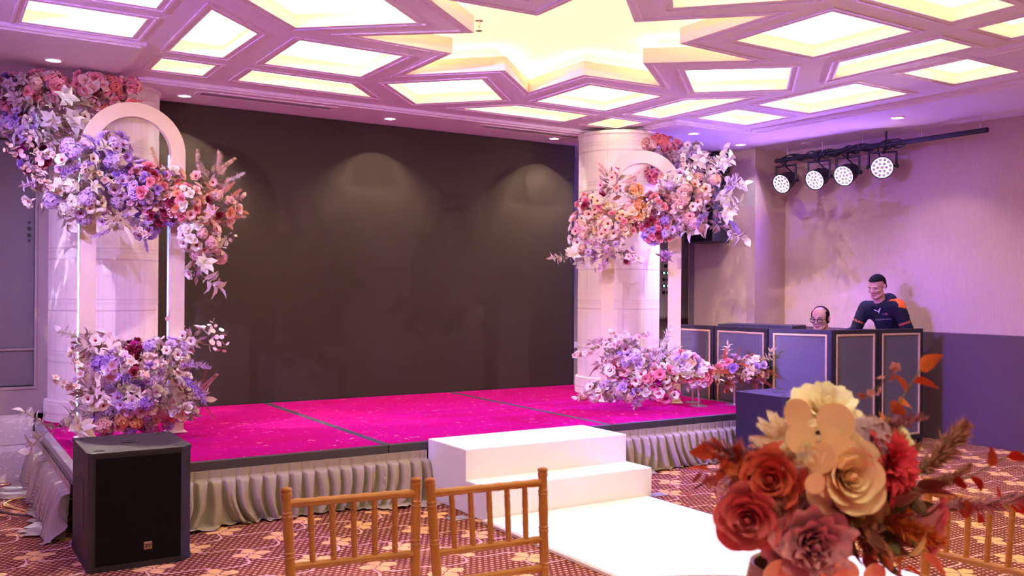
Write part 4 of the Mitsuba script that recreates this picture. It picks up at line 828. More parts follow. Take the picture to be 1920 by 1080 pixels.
# arches
def arch(label, x, y, yaw, ro, band, ztop, glow):
    a = thing('arch', label, 'arch', 'cream arches on the stage')
    zc = ztop-ro; n = 40; th = np.linspace(0, PI, n)
    outer = [(ro, 0.402)]+[(ro*math.cos(t), zc+ro*math.sin(t)) for t in th]+[(-ro, 0.402)]; ri = ro-band
    poly = Polygon(outer+[(-ri, 0.402)]+[(ri*math.cos(t), zc+ri*math.sin(t)) for t in th[::-1]]+[(ri, 0.402)])
    M = tr(x, y, 0) @ rotz(yaw) @ rotx(PI/2)
    part(a, 'hoop', xf(ext(poly, -0.035, 0.035), M), 'm_arch')
    for s_ in (-1, 1): part(a, 'foot', xf(rbx(s_*(ro-band/2)-band/2-0.02, s_*(ro-band/2)+band/2+0.02, -0.09, 0.09, 0.402, 0.412, 0.003), tr(x, y, 0) @ rotz(yaw)), 'm_arch')
    if glow is None: return
    o2 = [(-(ro+0.002), zc)] + [(-(ro+0.002), 0.43), (-(ro+0.012), 0.43), (-(ro+0.012), zc)]
    s = part(a, 'neon_strip', xf(ext(Polygon([(-(ro+0.0005), 0.43), (-(ro+0.007), 0.43), (-(ro+0.007), zc), (-(ro+0.0005), zc)]), -0.034, -0.026), M), 'm_white_lamp', label='glowing cyan light strip'); emit(s, glow, 0.4)
    s = part(a, 'neon_strip', xf(ext(Polygon([(ri-0.0005, 0.43), (ri-0.010, 0.43), (ri-0.010, zc), (ri-0.0005, zc)]), -0.034, -0.020), M), 'm_white_lamp', label='glowing blue light strip'); emit(s, tuple(c*0.5 for c in (glow[0]*0.3, glow[1]*0.3, glow[2]*1.5)), 0.3)
arch('cream round-topped arch wreathed in violet and peach flowers beside the framed door', 1.297, 7.35, 0.0, 0.365, 0.105, 2.876, (0.8, 3.0, 5.0))
arch('cream round-topped arch wreathed in cream and lilac flowers beside the booth', 5.98, 7.08, -0.66, 0.39, 0.125, 2.89, None)

# slim stands under the bouquets
for x, y, lb in ((6.263, 6.554, 'slim metal flower stand nearest the stage front'), (6.40, 6.78, 'slim metal flower stand behind the front one'), (6.655, 6.47, 'slim metal flower stand next to the subwoofer')):
    s = thing('flower_stand', lb, 'flower stand', 'slim flower stands')
    part(s, 'base', xf(lathe([(0.0001, 0.401), (0.085, 0.401), (0.085, 0.409), (0.03, 0.414), (0.0001, 0.414)], 28), tr(x, y, 0)), 'm_metal', smooth=30)
    part(s, 'pole', tube([(x, y, 0.41), (x, y, 0.66)], 0.011, 12), 'm_metal', smooth=40)

# ------------------------------------------------------------------ the large bouquet on the near table
BQ = thing('bouquet', 'large blurred bouquet of roses, dahlias and peach coin leaves in a brown vase', 'bouquet')
FX, CYP, FPX = 960, 540, 1737.4
BR, BF = np.array([0.84557, -0.53382, 0.0]), np.array([0.53382, 0.84557, 0.0])   # across and into the picture at the table
BC = BR*0.60+BF*1.70+np.array([0, 0, 1.13])                                         # heart of the bouquet
TOV = -BF                                                                             # towards the camera side
def at(a, b, c): return BC+BR*a+np.array([0, 0, 1.0])*b+TOV*c                          # across, up, towards
def dirv(a, b, c): return BR*a+np.array([0, 0, 1.0])*b+TOV*c
def big(kind, pm, a, b, c, d, s, roll=0.0, label=None):
    return part_pm(BQ, kind, pm, frame(at(a, b, c), dirv(*d), roll, s), label)
def part_pm(parent, name, pm, M, label=None):
    key = fresh(f'{parent}__{name}'); d = pm.ply(); d['to_world'] = mt(M); scene[key] = d
    if label: tag(key, label)
    return key
R_ = lambda col, seed, **k: rose(col, 24, 10, 8, seed=seed, **k)
COL['redrose'] = (.60, .12, .085); DEEP['redrose'] = (.25, .015, .015); COL['pinkred'] = (.60, .15, .16); DEEP['pinkred'] = (.26, .025, .04)
COL['mauverose'] = (.60, .30, .36); DEEP['mauverose'] = (.30, .07, .13); COL['ivory'] = (.86, .66, .44); DEEP['ivory'] = (.84, .46, .26); COL['hot'] = (.70, .07, .11); DEEP['hot'] = (.36, .005, .03)
COL['creamw'] = (.88, .79, .62); DEEP['creamw'] = (.84, .66, .42); COL['greenw'] = (.72, .56, .30); DEEP['greenw'] = (.55, .40, .12); COL['tan'] = (.82, .47, .24); COL['brownp'] = (.40, .19, .13); COL['redleaf'] = (.45, .06, .03); DEEP['tan'] = (.7, .35, .15)
COL['rosepink'] = (.66, .20, .26); DEEP['rosepink'] = (.42, .03, .14); COL['burnt'] = (.60, .16, .05); DEEP['burnt'] = (.40, .06, .02); DEEP['brownp'] = (.2, .1, .07); DEEP['redleaf'] = (.2, .02, .01)
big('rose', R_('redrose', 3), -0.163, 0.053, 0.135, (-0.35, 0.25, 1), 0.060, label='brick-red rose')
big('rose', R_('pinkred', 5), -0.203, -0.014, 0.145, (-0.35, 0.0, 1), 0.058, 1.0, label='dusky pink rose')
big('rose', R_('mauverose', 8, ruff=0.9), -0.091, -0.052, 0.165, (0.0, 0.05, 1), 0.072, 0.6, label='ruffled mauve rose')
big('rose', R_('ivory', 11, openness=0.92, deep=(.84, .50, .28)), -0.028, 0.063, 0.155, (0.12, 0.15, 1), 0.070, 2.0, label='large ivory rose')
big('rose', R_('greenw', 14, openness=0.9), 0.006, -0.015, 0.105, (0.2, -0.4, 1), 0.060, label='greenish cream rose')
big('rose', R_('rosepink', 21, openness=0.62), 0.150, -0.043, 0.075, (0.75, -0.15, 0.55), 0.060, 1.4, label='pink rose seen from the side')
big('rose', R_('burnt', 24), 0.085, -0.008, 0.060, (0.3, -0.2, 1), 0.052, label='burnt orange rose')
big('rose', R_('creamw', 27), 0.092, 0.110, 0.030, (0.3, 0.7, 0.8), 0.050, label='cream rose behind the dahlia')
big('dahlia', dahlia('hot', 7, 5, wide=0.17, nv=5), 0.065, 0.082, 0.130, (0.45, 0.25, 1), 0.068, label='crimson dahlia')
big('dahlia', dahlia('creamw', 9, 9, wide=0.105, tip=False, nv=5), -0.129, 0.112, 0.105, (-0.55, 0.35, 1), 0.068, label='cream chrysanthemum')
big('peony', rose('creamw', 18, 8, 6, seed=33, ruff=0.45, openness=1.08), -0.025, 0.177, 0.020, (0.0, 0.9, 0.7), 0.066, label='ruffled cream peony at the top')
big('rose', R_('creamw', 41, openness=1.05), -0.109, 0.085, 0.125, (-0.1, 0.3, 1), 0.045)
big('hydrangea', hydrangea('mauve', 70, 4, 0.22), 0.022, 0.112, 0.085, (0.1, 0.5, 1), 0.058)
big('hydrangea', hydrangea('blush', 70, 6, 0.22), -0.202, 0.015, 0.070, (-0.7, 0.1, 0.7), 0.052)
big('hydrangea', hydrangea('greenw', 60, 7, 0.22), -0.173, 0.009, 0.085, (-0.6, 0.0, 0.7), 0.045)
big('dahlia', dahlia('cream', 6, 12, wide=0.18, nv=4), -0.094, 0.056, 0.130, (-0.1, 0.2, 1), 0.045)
for i, (a, b, c, r, dx, dy) in enumerate(((-0.109, 0.164, 0.110, 0.0245, 0.15, 0.1), (-0.109, 0.122, 0.130, 0.0275, 0.1, 0.15), (-0.047, 0.149, 0.120, 0.033, -0.1, 0.2), (-0.040, 0.100, 0.145, 0.0265, 0.15, 0.1), (-0.082, 0.093, 0.150, 0.026, -0.1, 0.1), (-0.096, 0.054, 0.165, 0.018, 0.1, 0),
        (-0.149, -0.105, 0.140, 0.028, 0.2, -0.2), (-0.049, -0.104, 0.150, 0.034, 0.1, -0.3), (0.017, -0.108, 0.130, 0.022, 0.2, -0.2), (-0.059, 0.120, 0.135, 0.022, 0.3, 0.2))):
    P = Pm(); an = np.arange(28)*2*PI/28; rr = r*(1+0.03*np.cos(an*2+i)); q = np.vstack([[[0, 0, -0.0012]], np.stack([rr*0.5*np.cos(an), rr*0.5*np.sin(an), an*0-0.0006], 1), np.stack([rr*np.cos(an), rr*np.sin(an), an*0+0.0004*np.sin(an*3)], 1)])
    f = [(0, k+1, (k+1) % 28+1) for k in range(28)]+[x for k in range(28) for x in ((k+1, 29+k, 29+(k+1) % 28), (k+1, 29+(k+1) % 28, (k+1) % 28+1))]
    P.add(q, f, np.array([.84, .57, .36]) if i % 2 else np.array([.82, .53, .33])); part_pm(BQ, 'coin_leaf', P, frame(at(a, b, c), dirv(dx, dy, 1)), None)
def spray(name, pm, a, b, c, d, s, roll=0.0): return big(name, pm, a, b, c, d, s, roll)
spray('plume', plume('brownp', 3, 420, 1.0, 0.20, 0.20), 0.126, 0.034, 0.020, (0.62, 0.48, 0.0), 0.135, 0.4)
spray('plume', plume('brownp', 5, 320, 1.0, 0.16, 0.18), 0.137, 0.026, 0.030, (0.9, 0.10, 0.1), 0.10, 2.0)
spray('plume', plume('brownp', 7, 420, 1.0, 0.24, 0.22), -0.089, -0.023, 0.090, (-0.6, 0.25, 0.3), 0.09, 1.0)
spray('plume', plume('brownp', 9, 420, 1.0, 0.24, 0.22), -0.060, 0.015, 0.090, (-0.6, -0.25, 0.3), 0.09, 3.0)
spray('plume', plume('dusty', 11, 300, 1.0, 0.18, 0.2), -0.118, 0.061, 0.060, (-0.8, 0.25, 0.3), 0.15, 0.2)
spray('plume', plume('dusty', 13, 260, 1.0, 0.16, 0.2), 0.005, 0.087, 0.040, (0.45, 0.5, 0.2), 0.13, 0.2)
spray('plume', plume('dusty', 14, 200, 1.0, 0.15, 0.2), 0.151, -0.015, 0.020, (1.0, -0.05, 0.1), 0.16, 0.2)
spray('plume', plume('burnt', 15, 300, 1.0, 0.22, 0.22), 0.033, -0.023, 0.070, (0.6, -0.1, 0.6), 0.11, 0.9)
spray('plume', plume('creamw', 16, 320, 1.0, 0.22, 0.22), -0.092, 0.116, 0.100, (-0.1, -0.2, 0.8), 0.08, 0.9)
spray('leaf_sprig', leaf_sprig('redleaf', 3, 8, 1.0, 0.12, 0.34), -0.150, 0.068, 0.070, (-1.0, 0.15, 0.25), 0.12)
spray('leaf_sprig', leaf_sprig('redleaf', 4, 7, 1.0, 0.12, 0.34), -0.136, 0.053, 0.090, (-1.0, 0.32, 0.2), 0.13, 1.0)
spray('leaf_sprig', leaf_sprig('burnt', 6, 6, 1.0, 0.10, 0.28), 0.037, 0.114, 0.060, (0.75, 0.85, 0.0), 0.165, 0.3)
spray('leaf_sprig', leaf_sprig('redleaf', 8, 5, 1.0, 0.08, 0.22), 0.127, -0.023, 0.030, (1.0, 0.02, 0.1), 0.21, 0.5)
spray('leaf_sprig', leaf_sprig('redleaf', 9, 5, 1.0, 0.08, 0.22), 0.131, 0.004, 0.020, (1.0, 0.25, 0.1), 0.19, 0.5)
spray('leaf_sprig', leaf_sprig('tan', 10, 5, 1.0, 0.13, 0.5), -0.007, -0.072, 0.100, (0.8, -0.25, 0.3), 0.12, 0.5)
spray('leaf_sprig', leaf_sprig('burnt', 12, 9, 1.0, 0.05, 0.30), -0.017, -0.044, 0.100, (0.75, -0.45, 0.4), 0.12, 0.5)
spray('blossom_sprig', blossom_sprig('dusty', 5, 8, 1.0, 0.09), -0.131, 0.053, 0.040, (-1.0, 0.10, 0.1), 0.15, 0.5)
spray('blossom_sprig', blossom_sprig('rust', 6, 7, 1.0, 0.12), -0.111, 0.022, 0.100, (-1.0, 0.28, 0.2), 0.13, 0.5)
spray('blossom_sprig', blossom_sprig('dusty', 9, 6, 1.0, 0.10), 0.020, 0.160, 0.000, (0.6, 0.35, 0.1), 0.10, 0.5)
P = Pm(); rr_ = np.random.default_rng(77)
for i in range(260):
    d = rr_.normal(0, 1, 3); d /= np.linalg.norm(d); p = at(0.01+d[0]*0.13*rr_.uniform(0.2, 1), 0.0+d[1]*0.11*rr_.uniform(0.2, 1), 0.03+d[2]*0.10*rr_.uniform(0.2, 1))
    leafblade(P, frame(p, dirv(*d)+rr_.normal(0, 0.3, 3), rr_.uniform(0, 6)), rr_.uniform(0.04, 0.07), 0.014, [(.20, .07, .05), (.22, .12, .08), (.15, .13, .06), (.30, .10, .06)][rr_.integers(4)], nv=3)
k = f'{BQ}__foliage'; scene[k] = P.ply(); tag(k, kind='stuff')
VP = cam2(0.52, 1.66)
vs = thing('vase', 'rounded brown vase under the large bouquet', 'vase')
scene[vs] = mikit.ply(xf(lathe([(0.0001, 0.749), (0.060, 0.749), (0.064, 0.756), (0.045, 0.775), (0.050, 0.80), (0.080, 0.86), (0.098, 0.93), (0.096, 0.98), (0.088, 1.015), (0.082, 1.012), (0.088, 0.975), (0.088, 0.93), (0.07, 0.87), (0.0001, 0.81)], 40), tr(VP[0], VP[1], 0)), 'm_vase', smooth=40)

# ------------------------------------------------------------------ the two people at the booth
def ball(p, r, n=24): return manifold3d.Manifold.sphere(float(r), n).translate([float(x) for x in p])
def bone(p, q, r, s):
    return manifold3d.Manifold.batch_hull([ball(p, r), ball(q, s)])
def hullm(bs): return manifold3d.Manifold.batch_hull([ball(p, r) for p, r in bs])
def fuse(ms, edge, it=10):
    m = manifold3d.Manifold.batch_boolean(ms, manifold3d.OpType.Add).refine_to_length(edge).to_mesh()
    t = trimesh.Trimesh(m.vert_properties[:, :3], m.tri_verts, process=True); trimesh.smoothing.filter_taubin(t, 0.5, -0.53, it); return t
def ell(c, r, n=32): return manifold3d.Manifold.sphere(1.0, n).scale([float(x) for x in r]).translate([float(x) for x in c])
def head_ms(wide=1.0):
    """head around the origin = centre between the ears, face towards -y, 0.235 tall"""
    ms = [ell((0, 0.008, 0.040), (0.076*wide, 0.094, 0.085)), ell((0, -0.022, -0.018), (0.066*wide, 0.070, 0.082)), hullm([((0.028*wide, -0.058, -0.088), 0.022), ((-0.028*wide, -0.058, -0.088), 0.022), ((0, -0.068, -0.094), 0.022), ((0.052*wide, -0.005, -0.055), 0.018), ((-0.052*wide, -0.005, -0.055), 0.018)])]
    ms += [ell((s*0.036*wide, -0.074, -0.022), (0.024, 0.018, 0.020)) for s in (-1, 1)]
    ms += [hullm([((0, -0.086, 0.010), 0.009), ((0, -0.108, -0.026), 0.011), ((0.013, -0.092, -0.032), 0.009), ((-0.013, -0.092, -0.032), 0.009)])]
    ms += [hullm([((-0.045*wide, -0.078, 0.022), 0.010), ((0.045*wide, -0.078, 0.022), 0.010), ((0, -0.086, 0.022), 0.010)])]
    ms += [ell((0, -0.086, -0.060), (0.024, 0.011, 0.006)), ell((0, -0.084, -0.070), (0.020, 0.011, 0.007))]
    for s in (-1, 1): ms.append(hullm([((s*0.078*wide, 0.012, 0.014), 0.010), ((s*0.084*wide, 0.018, 0.022), 0.010), ((s*0.080*wide, 0.014, -0.018), 0.009)]))
    return ms
def placed(ms, M):
    A = np.asarray(M)[:3, :]; return [m.transform(A.tolist()) for m in ms]
def hand(sh, wrist, d, up, s=1.0):
    """palm and five curled fingers beyond the wrist"""
    d = np.array(d, float); d /= np.linalg.norm(d); up = np.array(up, float); up -= d*(up@d); up /= np.linalg.norm(up); sd = np.cross(d, up)*sh
    w = np.array(wrist); ms = [hullm([(w, 0.024), (w+d*0.085+sd*0.032, 0.013), (w+d*0.085-sd*0.032, 0.013), (w+d*0.03+sd*0.028, 0.017), (w+d*0.03-sd*0.028, 0.017)])]
    for i, (o, L) in enumerate(((0.030, 0.070), (0.010, 0.080), (-0.011, 0.074), (-0.031, 0.058))):
        a = w+d*0.088+sd*o; b = a+d*L*0.45-up*0.008; c = b+d*L*0.33-up*L*0.28; e = c+d*L*0.10-up*L*0.28
        ms += [bone(a, b, 0.0095, 0.009), bone(b, c, 0.009, 0.0085), bone(c, e, 0.0085, 0.0075)]
    a = w+d*0.02+sd*0.030; b = a+d*0.035+sd*0.024-up*0.010; c = b+d*0.032+sd*0.004-up*0.008
    return ms+[bone(a, b, 0.013, 0.0105), bone(b, c, 0.0105, 0.009)]
SK, SK2, LIP, DK = np.array((.50, .27, .20)), np.array((.46, .20, .15)), np.array((.38, .11, .10)), np.array((.02, .012, .010))
def facecolor(m, Mh, wide=1.0, buzz=None):
    v = trimesh.transform_points(m.vertices, np.linalg.inv(Mh)); c = np.tile(SK, (len(v), 1)); x, y, z = np.abs(v[:, 0]), v[:, 1], v[:, 2]
    def blend(mask, col): c[:] = c*(1-mask[:, None])+np.asarray(col)*mask[:, None]
    fr = (y < -0.05) & (np.linalg.norm(v, axis=1) < 0.2)
    blend(fr*np.exp(-((x-0.045)/0.020)**2-((z+0.030)/0.02)**2)*0.4, SK2)
    blend(fr*np.clip(1.25-((x/0.024)**2+((z+0.064)/0.0085)**2), 0, 1), LIP)
    blend(fr*np.clip(1.3-(((x-0.034)/0.019)**2+((z-0.003)/0.0055)**2), 0, 1)*0.9, DK)
    blend(fr*np.clip(1.3-((x-0.012)**2+(z+0.036)**2)/0.006**2, 0, 1)*0.6, SK2*0.5)
    if buzz is not None: blend(buzz(v), (.10, .07, .065))
    return c
def person(label, P, headM, torso, skin_extra, cut, wide=1.0, buzz=None):
    k = thing('person', label, 'person')
    ms = placed(head_ms(wide), headM)+skin_extra
    m = fuse(ms, 0.0085, 8); m = xf(m, P)
    part(k, 'body', m, 'm_skin', smooth=True, color=facecolor(m, P @ headM, wide, buzz))
    return k
# standing man, leaning over the desk; local axes: front = -y
P1 = tr(8.43, 6.00, 0) @ rotz(-1.62)
hip, chest, neck = np.array([0, 0.14, 0.93]), np.array([0.0, -0.09, 1.27]), np.array([0, -0.195, 1.435])
H1 = tr(0.015, -0.245, 1.560) @ rotz(0.12) @ rotx(0.30) @ roty(0.05)
shl = {1: np.array([0.190, -0.155, 1.375]), -1: np.array([-0.185, -0.17, 1.350])}
elb = {1: np.array([0.27, -0.08, 1.09]), -1: np.array([-0.25, -0.26, 1.10])}
wri = {1: np.array([0.20, -0.29, 1.09]), -1: np.array([-0.17, -0.45, 1.095])}
legs = {s: [np.array([s*0.09, 0.06, 0.90]), np.array([s*0.10, 0.02, 0.48]), np.array([s*0.11, 0.07, 0.075])] for s in (1, -1)}
skin = [bone(neck+[0, 0.02, -0.06], np.array([0, -0.215, 1.51]), 0.060, 0.056), hullm([(chest, 0.11), (hip, 0.11), (neck+[0, 0.02, -0.07], 0.06)])]
for s in (1, -1):
    skin += [bone(neck+[0, 0.02, -0.09], shl[s], 0.055, 0.05), bone(shl[s], elb[s], 0.05, 0.037), bone(elb[s], wri[s], 0.037, 0.025), bone(hip+[0, 0, -0.02], legs[s][0], 0.10, 0.085), bone(legs[s][0], legs[s][1], 0.08, 0.055), bone(legs[s][1], legs[s][2], 0.053, 0.036), hullm([(legs[s][2], 0.036), (legs[s][2]+[0, -0.13, -0.045], 0.026), (legs[s][2]+[0, 0.03, -0.04], 0.03)])]
    dd = wri[s]-elb[s]; skin += hand(s, wri[s], dd*[1, 1, 0.2], (0, 0, 1))
p1 = person('standing young man in a black hoodie with orange shoulders, leaning over the booth', P1, H1, None, skin, None, 0.97)
def hairm(H, wide, low_, P, name, cutf):
    m = fuse(placed([ell((0, 0.011, 0.042), (0.0835*wide, 0.100, 0.0905)), ell((0, 0.040, 0.0), (0.0785*wide, 0.066, 0.078))], np.eye(4)), 0.009, 2)
    v = m.vertices; keep = cutf(v)[m.faces].all(axis=1); m2 = trimesh.Trimesh(v, m.faces[keep], process=True)
    nn = m2.vertex_normals; inner = m2.vertices-nn*0.008; f2 = m2.faces[:, ::-1]+len(m2.vertices)
    return xf(xf(trimesh.Trimesh(np.vstack([m2.vertices, inner]), np.vstack([m2.faces, f2]), process=False), H), P)
part(p1, 'hair', hairm(H1, 0.97, 0, P1, 'hair', lambda v: (v[:, 2] > 0.070-0.25*np.clip(v[:, 1]+0.02, 0, 1)-1.3*np.clip(v[:, 1]-0.0, 0, 0.06)) & ((v[:, 1] > -0.082) | (v[:, 2] > 0.083))), 'm_hair', smooth=True)
for s in (-1, 1): part(p1, 'eyebrow', xf(xf(tube([(s*0.016, -0.093, 0.0215), (s*0.033, -0.0905, 0.027), (s*0.052, -0.078, 0.022)], [0.0028, 0.0036, 0.002], 6), H1), P1), 'm_hair', smooth=True)
hd = [hullm([(chest+[0, 0.01, 0], 0.138), (hip+[0, 0, 0.0], 0.140), (hip+[0, -0.01, -0.10], 0.138)]), hullm([(chest+[0.05, 0, 0.02], 0.115), (chest+[-0.05, 0, 0.02], 0.115), (shl[1]+[-0.02, 0.0, -0.01], 0.075), (shl[-1]+[0.02, 0, -0.01], 0.075), (neck+[0, 0.03, -0.08], 0.075)])]
for s in (1, -1): hd += [bone(shl[s], elb[s], 0.074, 0.058), bone(elb[s], wri[s]-(wri[s]-elb[s])*0.10, 0.058, 0.040), bone(wri[s]-(wri[s]-elb[s])*0.16, wri[s]-(wri[s]-elb[s])*0.02, 0.036, 0.034)]
hood = [hullm([((0.075, -0.075, 1.440), 0.040), ((-0.075, -0.075, 1.440), 0.040), ((0, -0.035, 1.455), 0.048), ((0.0, 0.0, 1.385), 0.05)]), bone((0.078, -0.08, 1.44), (0.035, -0.235, 1.365), 0.036, 0.026), bone((-0.078, -0.08, 1.44), (-0.035, -0.24, 1.365), 0.036, 0.026), bone((0.035, -0.235, 1.365), (-0.035, -0.24, 1.365), 0.026, 0.026)]
hm = fuse(hd+hood, 0.014, 8); v = hm.vertices; c = np.tile((.012, .012, .022), (len(v), 1))
wob = (meshkit.fbm(v*9, 3)-0.5)*0.014*np.clip((1.40-v[:, 2])/0.1, 0, 1); hm.vertices = v+hm.vertex_normals*wob[:, None]
c[(v[:, 0] > 0.125) & (v[:, 2] > 1.350-0.2*np.clip(v[:, 1]+0.15, -0.1, 1)) & (v[:, 0] < 0.300) & (v[:, 1] > -0.205)] = (.80, .15, .03)
for s in (1, -1):
    ax = (elb[s]-shl[s]); t = ((v-shl[s]) @ ax)/(ax@ax); c[(np.abs(t-0.62) < 0.022) & (s*v[:, 0] > 0.15)] = (.62, .14, .06)
hk = part(p1, 'hoodie', xf(hm, P1), 'm_cloth_v', smooth=True, color=c)
tr_ = []
for s in (1, -1): tr_ += [bone(hip+[0, 0, -0.10], legs[s][0], 0.125, 0.105), bone(legs[s][0], legs[s][1], 0.10, 0.075), bone(legs[s][1], legs[s][2]+[0, 0, 0.02], 0.075, 0.062)]
part(p1, 'trousers', xf(fuse(tr_, 0.02, 6), P1), 'm_trouser', smooth=True)
for s in (1, -1): part(p1, 'shoe', xf(fuse([hullm([(legs[s][2]+[0, 0.02, -0.030], 0.045), (legs[s][2]+[0, -0.06, -0.036], 0.038), (legs[s][2]+[0, -0.14, -0.043], 0.031)])], 0.015, 3), P1), 'm_black', smooth=True)
# prints on the chest, laid onto the cloth
def stick(m, x, z, name, mat, tilt=0.0, off=0.002):
    """flat lettering (xy) projected onto the front of the hoodie around local (x, z)"""
    m = m.copy(); m = m.subdivide_to_size(0.01) if len(m.faces) < 4000 else m
    p = trimesh.transform_points(m.vertices, rotz(tilt)); q = np.stack([x+p[:, 0], np.full(len(p), -0.6), z+p[:, 1]], 1)
    loc, idx, _ = hm.ray.intersects_location(q, np.tile([0, 1.0, 0], (len(q), 1)), multiple_hits=False)
    y = np.full(len(q), np.nan); y[idx] = loc[:, 1]; y[np.isnan(y)] = np.nanmedian(y)
    q[:, 1] = y-off-p[:, 2]*0.5; part(hk, name, xf(trimesh.Trimesh(q, m.faces, process=False), P1), mat)
def flat(poly, t=0.002): return ext(poly, 0, t)
cat_ = Polygon([(-0.040, 0.012), (-0.028, 0.018), (-0.014, 0.010), (0.004, 0.000), (0.022, 0.018), (0.040, 0.034), (0.046, 0.030), (0.030, 0.008), (0.016, -0.012), (0.012, -0.024), (0.004, -0.022), (0.004, -0.012), (-0.012, 0.000), (-0.030, 0.004)])
stick(flat(cat_), 0.010, 1.315, 'emblem', 'm_print')
stick(meshkit.text_mesh('TCA', 0.017, 0.002), 0.055, 1.275, 'lettering', 'm_print_grey', 0.05)
stick(flat(Point(0, 0).buffer(0.011)), 0.103, 1.287, 'emblem', 'm_print_red')
stick(meshkit.text_mesh('Plus & Deleaset', 0.016, 0.002), -0.035, 1.215, 'lettering', 'm_print_grey', 0.10)

# seated man with glasses
P2 = tr(7.66, 6.24, 0) @ rotz(-1.38)
H2 = tr(0, -0.06, 1.232) @ rotz(0.10) @ rotx(0.12)
hip2, ch2, nk2 = np.array([0, 0.10, 0.52]), np.array([0, 0.02, 0.90]), np.array([0, -0.02, 1.09])
sh2 = {s: np.array([s*0.20, 0.0, 1.00]) for s in (1, -1)}; el2 = {s: np.array([s*0.26, -0.06, 0.74]) for s in (1, -1)}; wr2 = {s: np.array([s*0.14, -0.29, 0.76]) for s in (1, -1)}
skin = [bone(nk2+[0, 0.02, -0.05], (0, -0.03, 1.17), 0.066, 0.062), hullm([(ch2, 0.13), (hip2, 0.13), (nk2+[0, 0.02, -0.06], 0.06)])]
lg2 = {s: [np.array([s*0.10, 0.05, 0.50]), np.array([s*0.16, -0.32, 0.48]), np.array([s*0.16, -0.30, 0.075])] for s in (1, -1)}
for s in (1, -1):
    skin += [bone(nk2+[0, 0.02, -0.08], sh2[s], 0.06, 0.055), bone(sh2[s], el2[s], 0.055, 0.042), bone(el2[s], wr2[s], 0.042, 0.027), bone(hip2, lg2[s][0], 0.11, 0.095), bone(lg2[s][0], lg2[s][1], 0.09, 0.06), bone(lg2[s][1], lg2[s][2], 0.058, 0.038), hullm([(lg2[s][2], 0.038), (lg2[s][2]+[0, -0.13, -0.045], 0.026), (lg2[s][2]+[0, 0.03, -0.04], 0.03)])]
    skin += hand(s, wr2[s], wr2[s]-el2[s], (0, 0, 1))
p2 = person('seated balding man with dark-rimmed glasses looking over the booth edge', P2, H2, None, skin, None, 1.06, buzz=lambda v: np.clip((v[:, 2]-(0.085-1.0*np.clip(v[:, 1]+0.02, 0, 0.10)))/0.02, 0, 1)*np.clip((v[:, 1]+0.05)/0.05, 0, 1)*0.75*(np.linalg.norm(v, axis=1) < 0.17))
part(p2, 'hair', hairm(H2, 1.06, 0, P2, 'hair', lambda v: (v[:, 2] > -0.05) & ((v[:, 1] > 0.012) | ((v[:, 1] > -0.035) & (v[:, 2] < 0.085) & (v[:, 2] > -0.015)))), 'm_hair', smooth=True)
for s in (-1, 1): part(p2, 'eyebrow', xf(xf(tube([(s*0.016, -0.094, 0.026), (s*0.035, -0.091, 0.033), (s*0.056, -0.078, 0.027)], [0.003, 0.004, 0.002], 6), H2), P2), 'm_hair', smooth=True)
gl = part(p2, 'glasses', xf(xf(cat([tube([(s*(0.036+0.027*math.cos(a)), -0.108+0.010*abs(math.cos(a)) if s*math.cos(a) > 0 or True else 0, 0.000+0.019*np.sign(math.sin(a))*abs(math.sin(a))**0.7) for a in np.linspace(0, 2*PI, 28)[:-1]], 0.0034, 6, closed=True) for s in (-1, 1)]+[tube([(-0.010, -0.108, 0.005), (0, -0.111, 0.008), (0.010, -0.108, 0.005)], 0.002, 6)]+[tube([(s*0.063, -0.099, 0.006), (s*0.082, -0.06, 0.010), (s*0.090, 0.01, 0.012)], 0.0021, 6) for s in (-1, 1)]), H2), P2), 'm_black', smooth=True, label='dark-rimmed glasses')
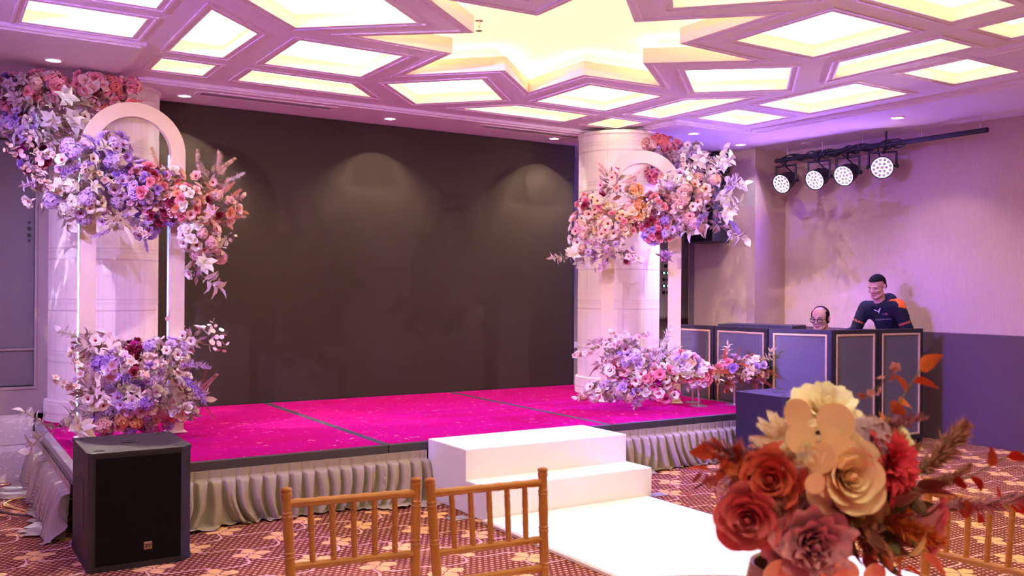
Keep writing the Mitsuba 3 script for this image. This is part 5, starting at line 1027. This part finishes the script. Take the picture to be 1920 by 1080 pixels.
for s in (-1, 1): part(gl, 'lens', xf(xf(xf(ext(Point(0, 0).buffer(0.0255, 24), 0, 0.0012), np.diag([1, 0.72, 1, 1])), tr(s*0.036, -0.104, 0) @ rotx(PI/2)), P2 @ H2) if False else xf(xf(ext(Point(0, 0).buffer(0.0255, 24), 0, 0.0012), np.diag([1, 0.72, 1, 1])), P2 @ H2 @ tr(s*0.036, -0.104, 0) @ rotx(PI/2)), 'm_lensglass')
sm = [hullm([(ch2, 0.150), (hip2, 0.165), (hip2+[0, 0, -0.03], 0.16)]), hullm([(ch2+[0.05, 0, 0], 0.12), (ch2+[-0.05, 0, 0], 0.12), (sh2[1], 0.075), (sh2[-1], 0.075), (nk2+[0, 0.03, -0.07], 0.078)])]
for s in (1, -1): sm += [bone(sh2[s], el2[s], 0.072, 0.062)]
part(p2, 'shirt', xf(fuse(sm, 0.018, 8), P2), 'm_shirt2', smooth=True)
tr_ = [bone(hip2, lg2[s][0], 0.15, 0.115) for s in (1, -1)]+[bone(lg2[s][0], lg2[s][1], 0.11, 0.08) for s in (1, -1)]+[bone(lg2[s][1], lg2[s][2]+[0, 0, 0.02], 0.08, 0.065) for s in (1, -1)]
part(p2, 'trousers', xf(fuse(tr_, 0.02, 6), P2), 'm_trouser', smooth=True)
for s in (1, -1): part(p2, 'shoe', xf(fuse([hullm([(lg2[s][2]+[0, 0.02, -0.030], 0.045), (lg2[s][2]+[0, -0.06, -0.036], 0.038), (lg2[s][2]+[0, -0.14, -0.043], 0.031)])], 0.015, 3), P2), 'm_black', smooth=True)
stl = thing('stool', 'dark stool under the seated man behind the booth', 'stool')
sc = (P2 @ np.array([0, 0.09, 0, 1]))[:2]
part(stl, 'seat', xf(lathe([(0.0001, 0.33), (0.19, 0.33), (0.20, 0.34), (0.19, 0.352), (0.0001, 0.352)], 28), tr(sc[0], sc[1], 0)), 'm_black')
for a in (0.6, 2.2, 3.7, 5.3): part(stl, 'leg', tube([(sc[0]+0.13*math.cos(a), sc[1]+0.13*math.sin(a), 0.33), (sc[0]+0.17*math.cos(a), sc[1]+0.17*math.sin(a), 0.0)], 0.013, 8), 'm_black')
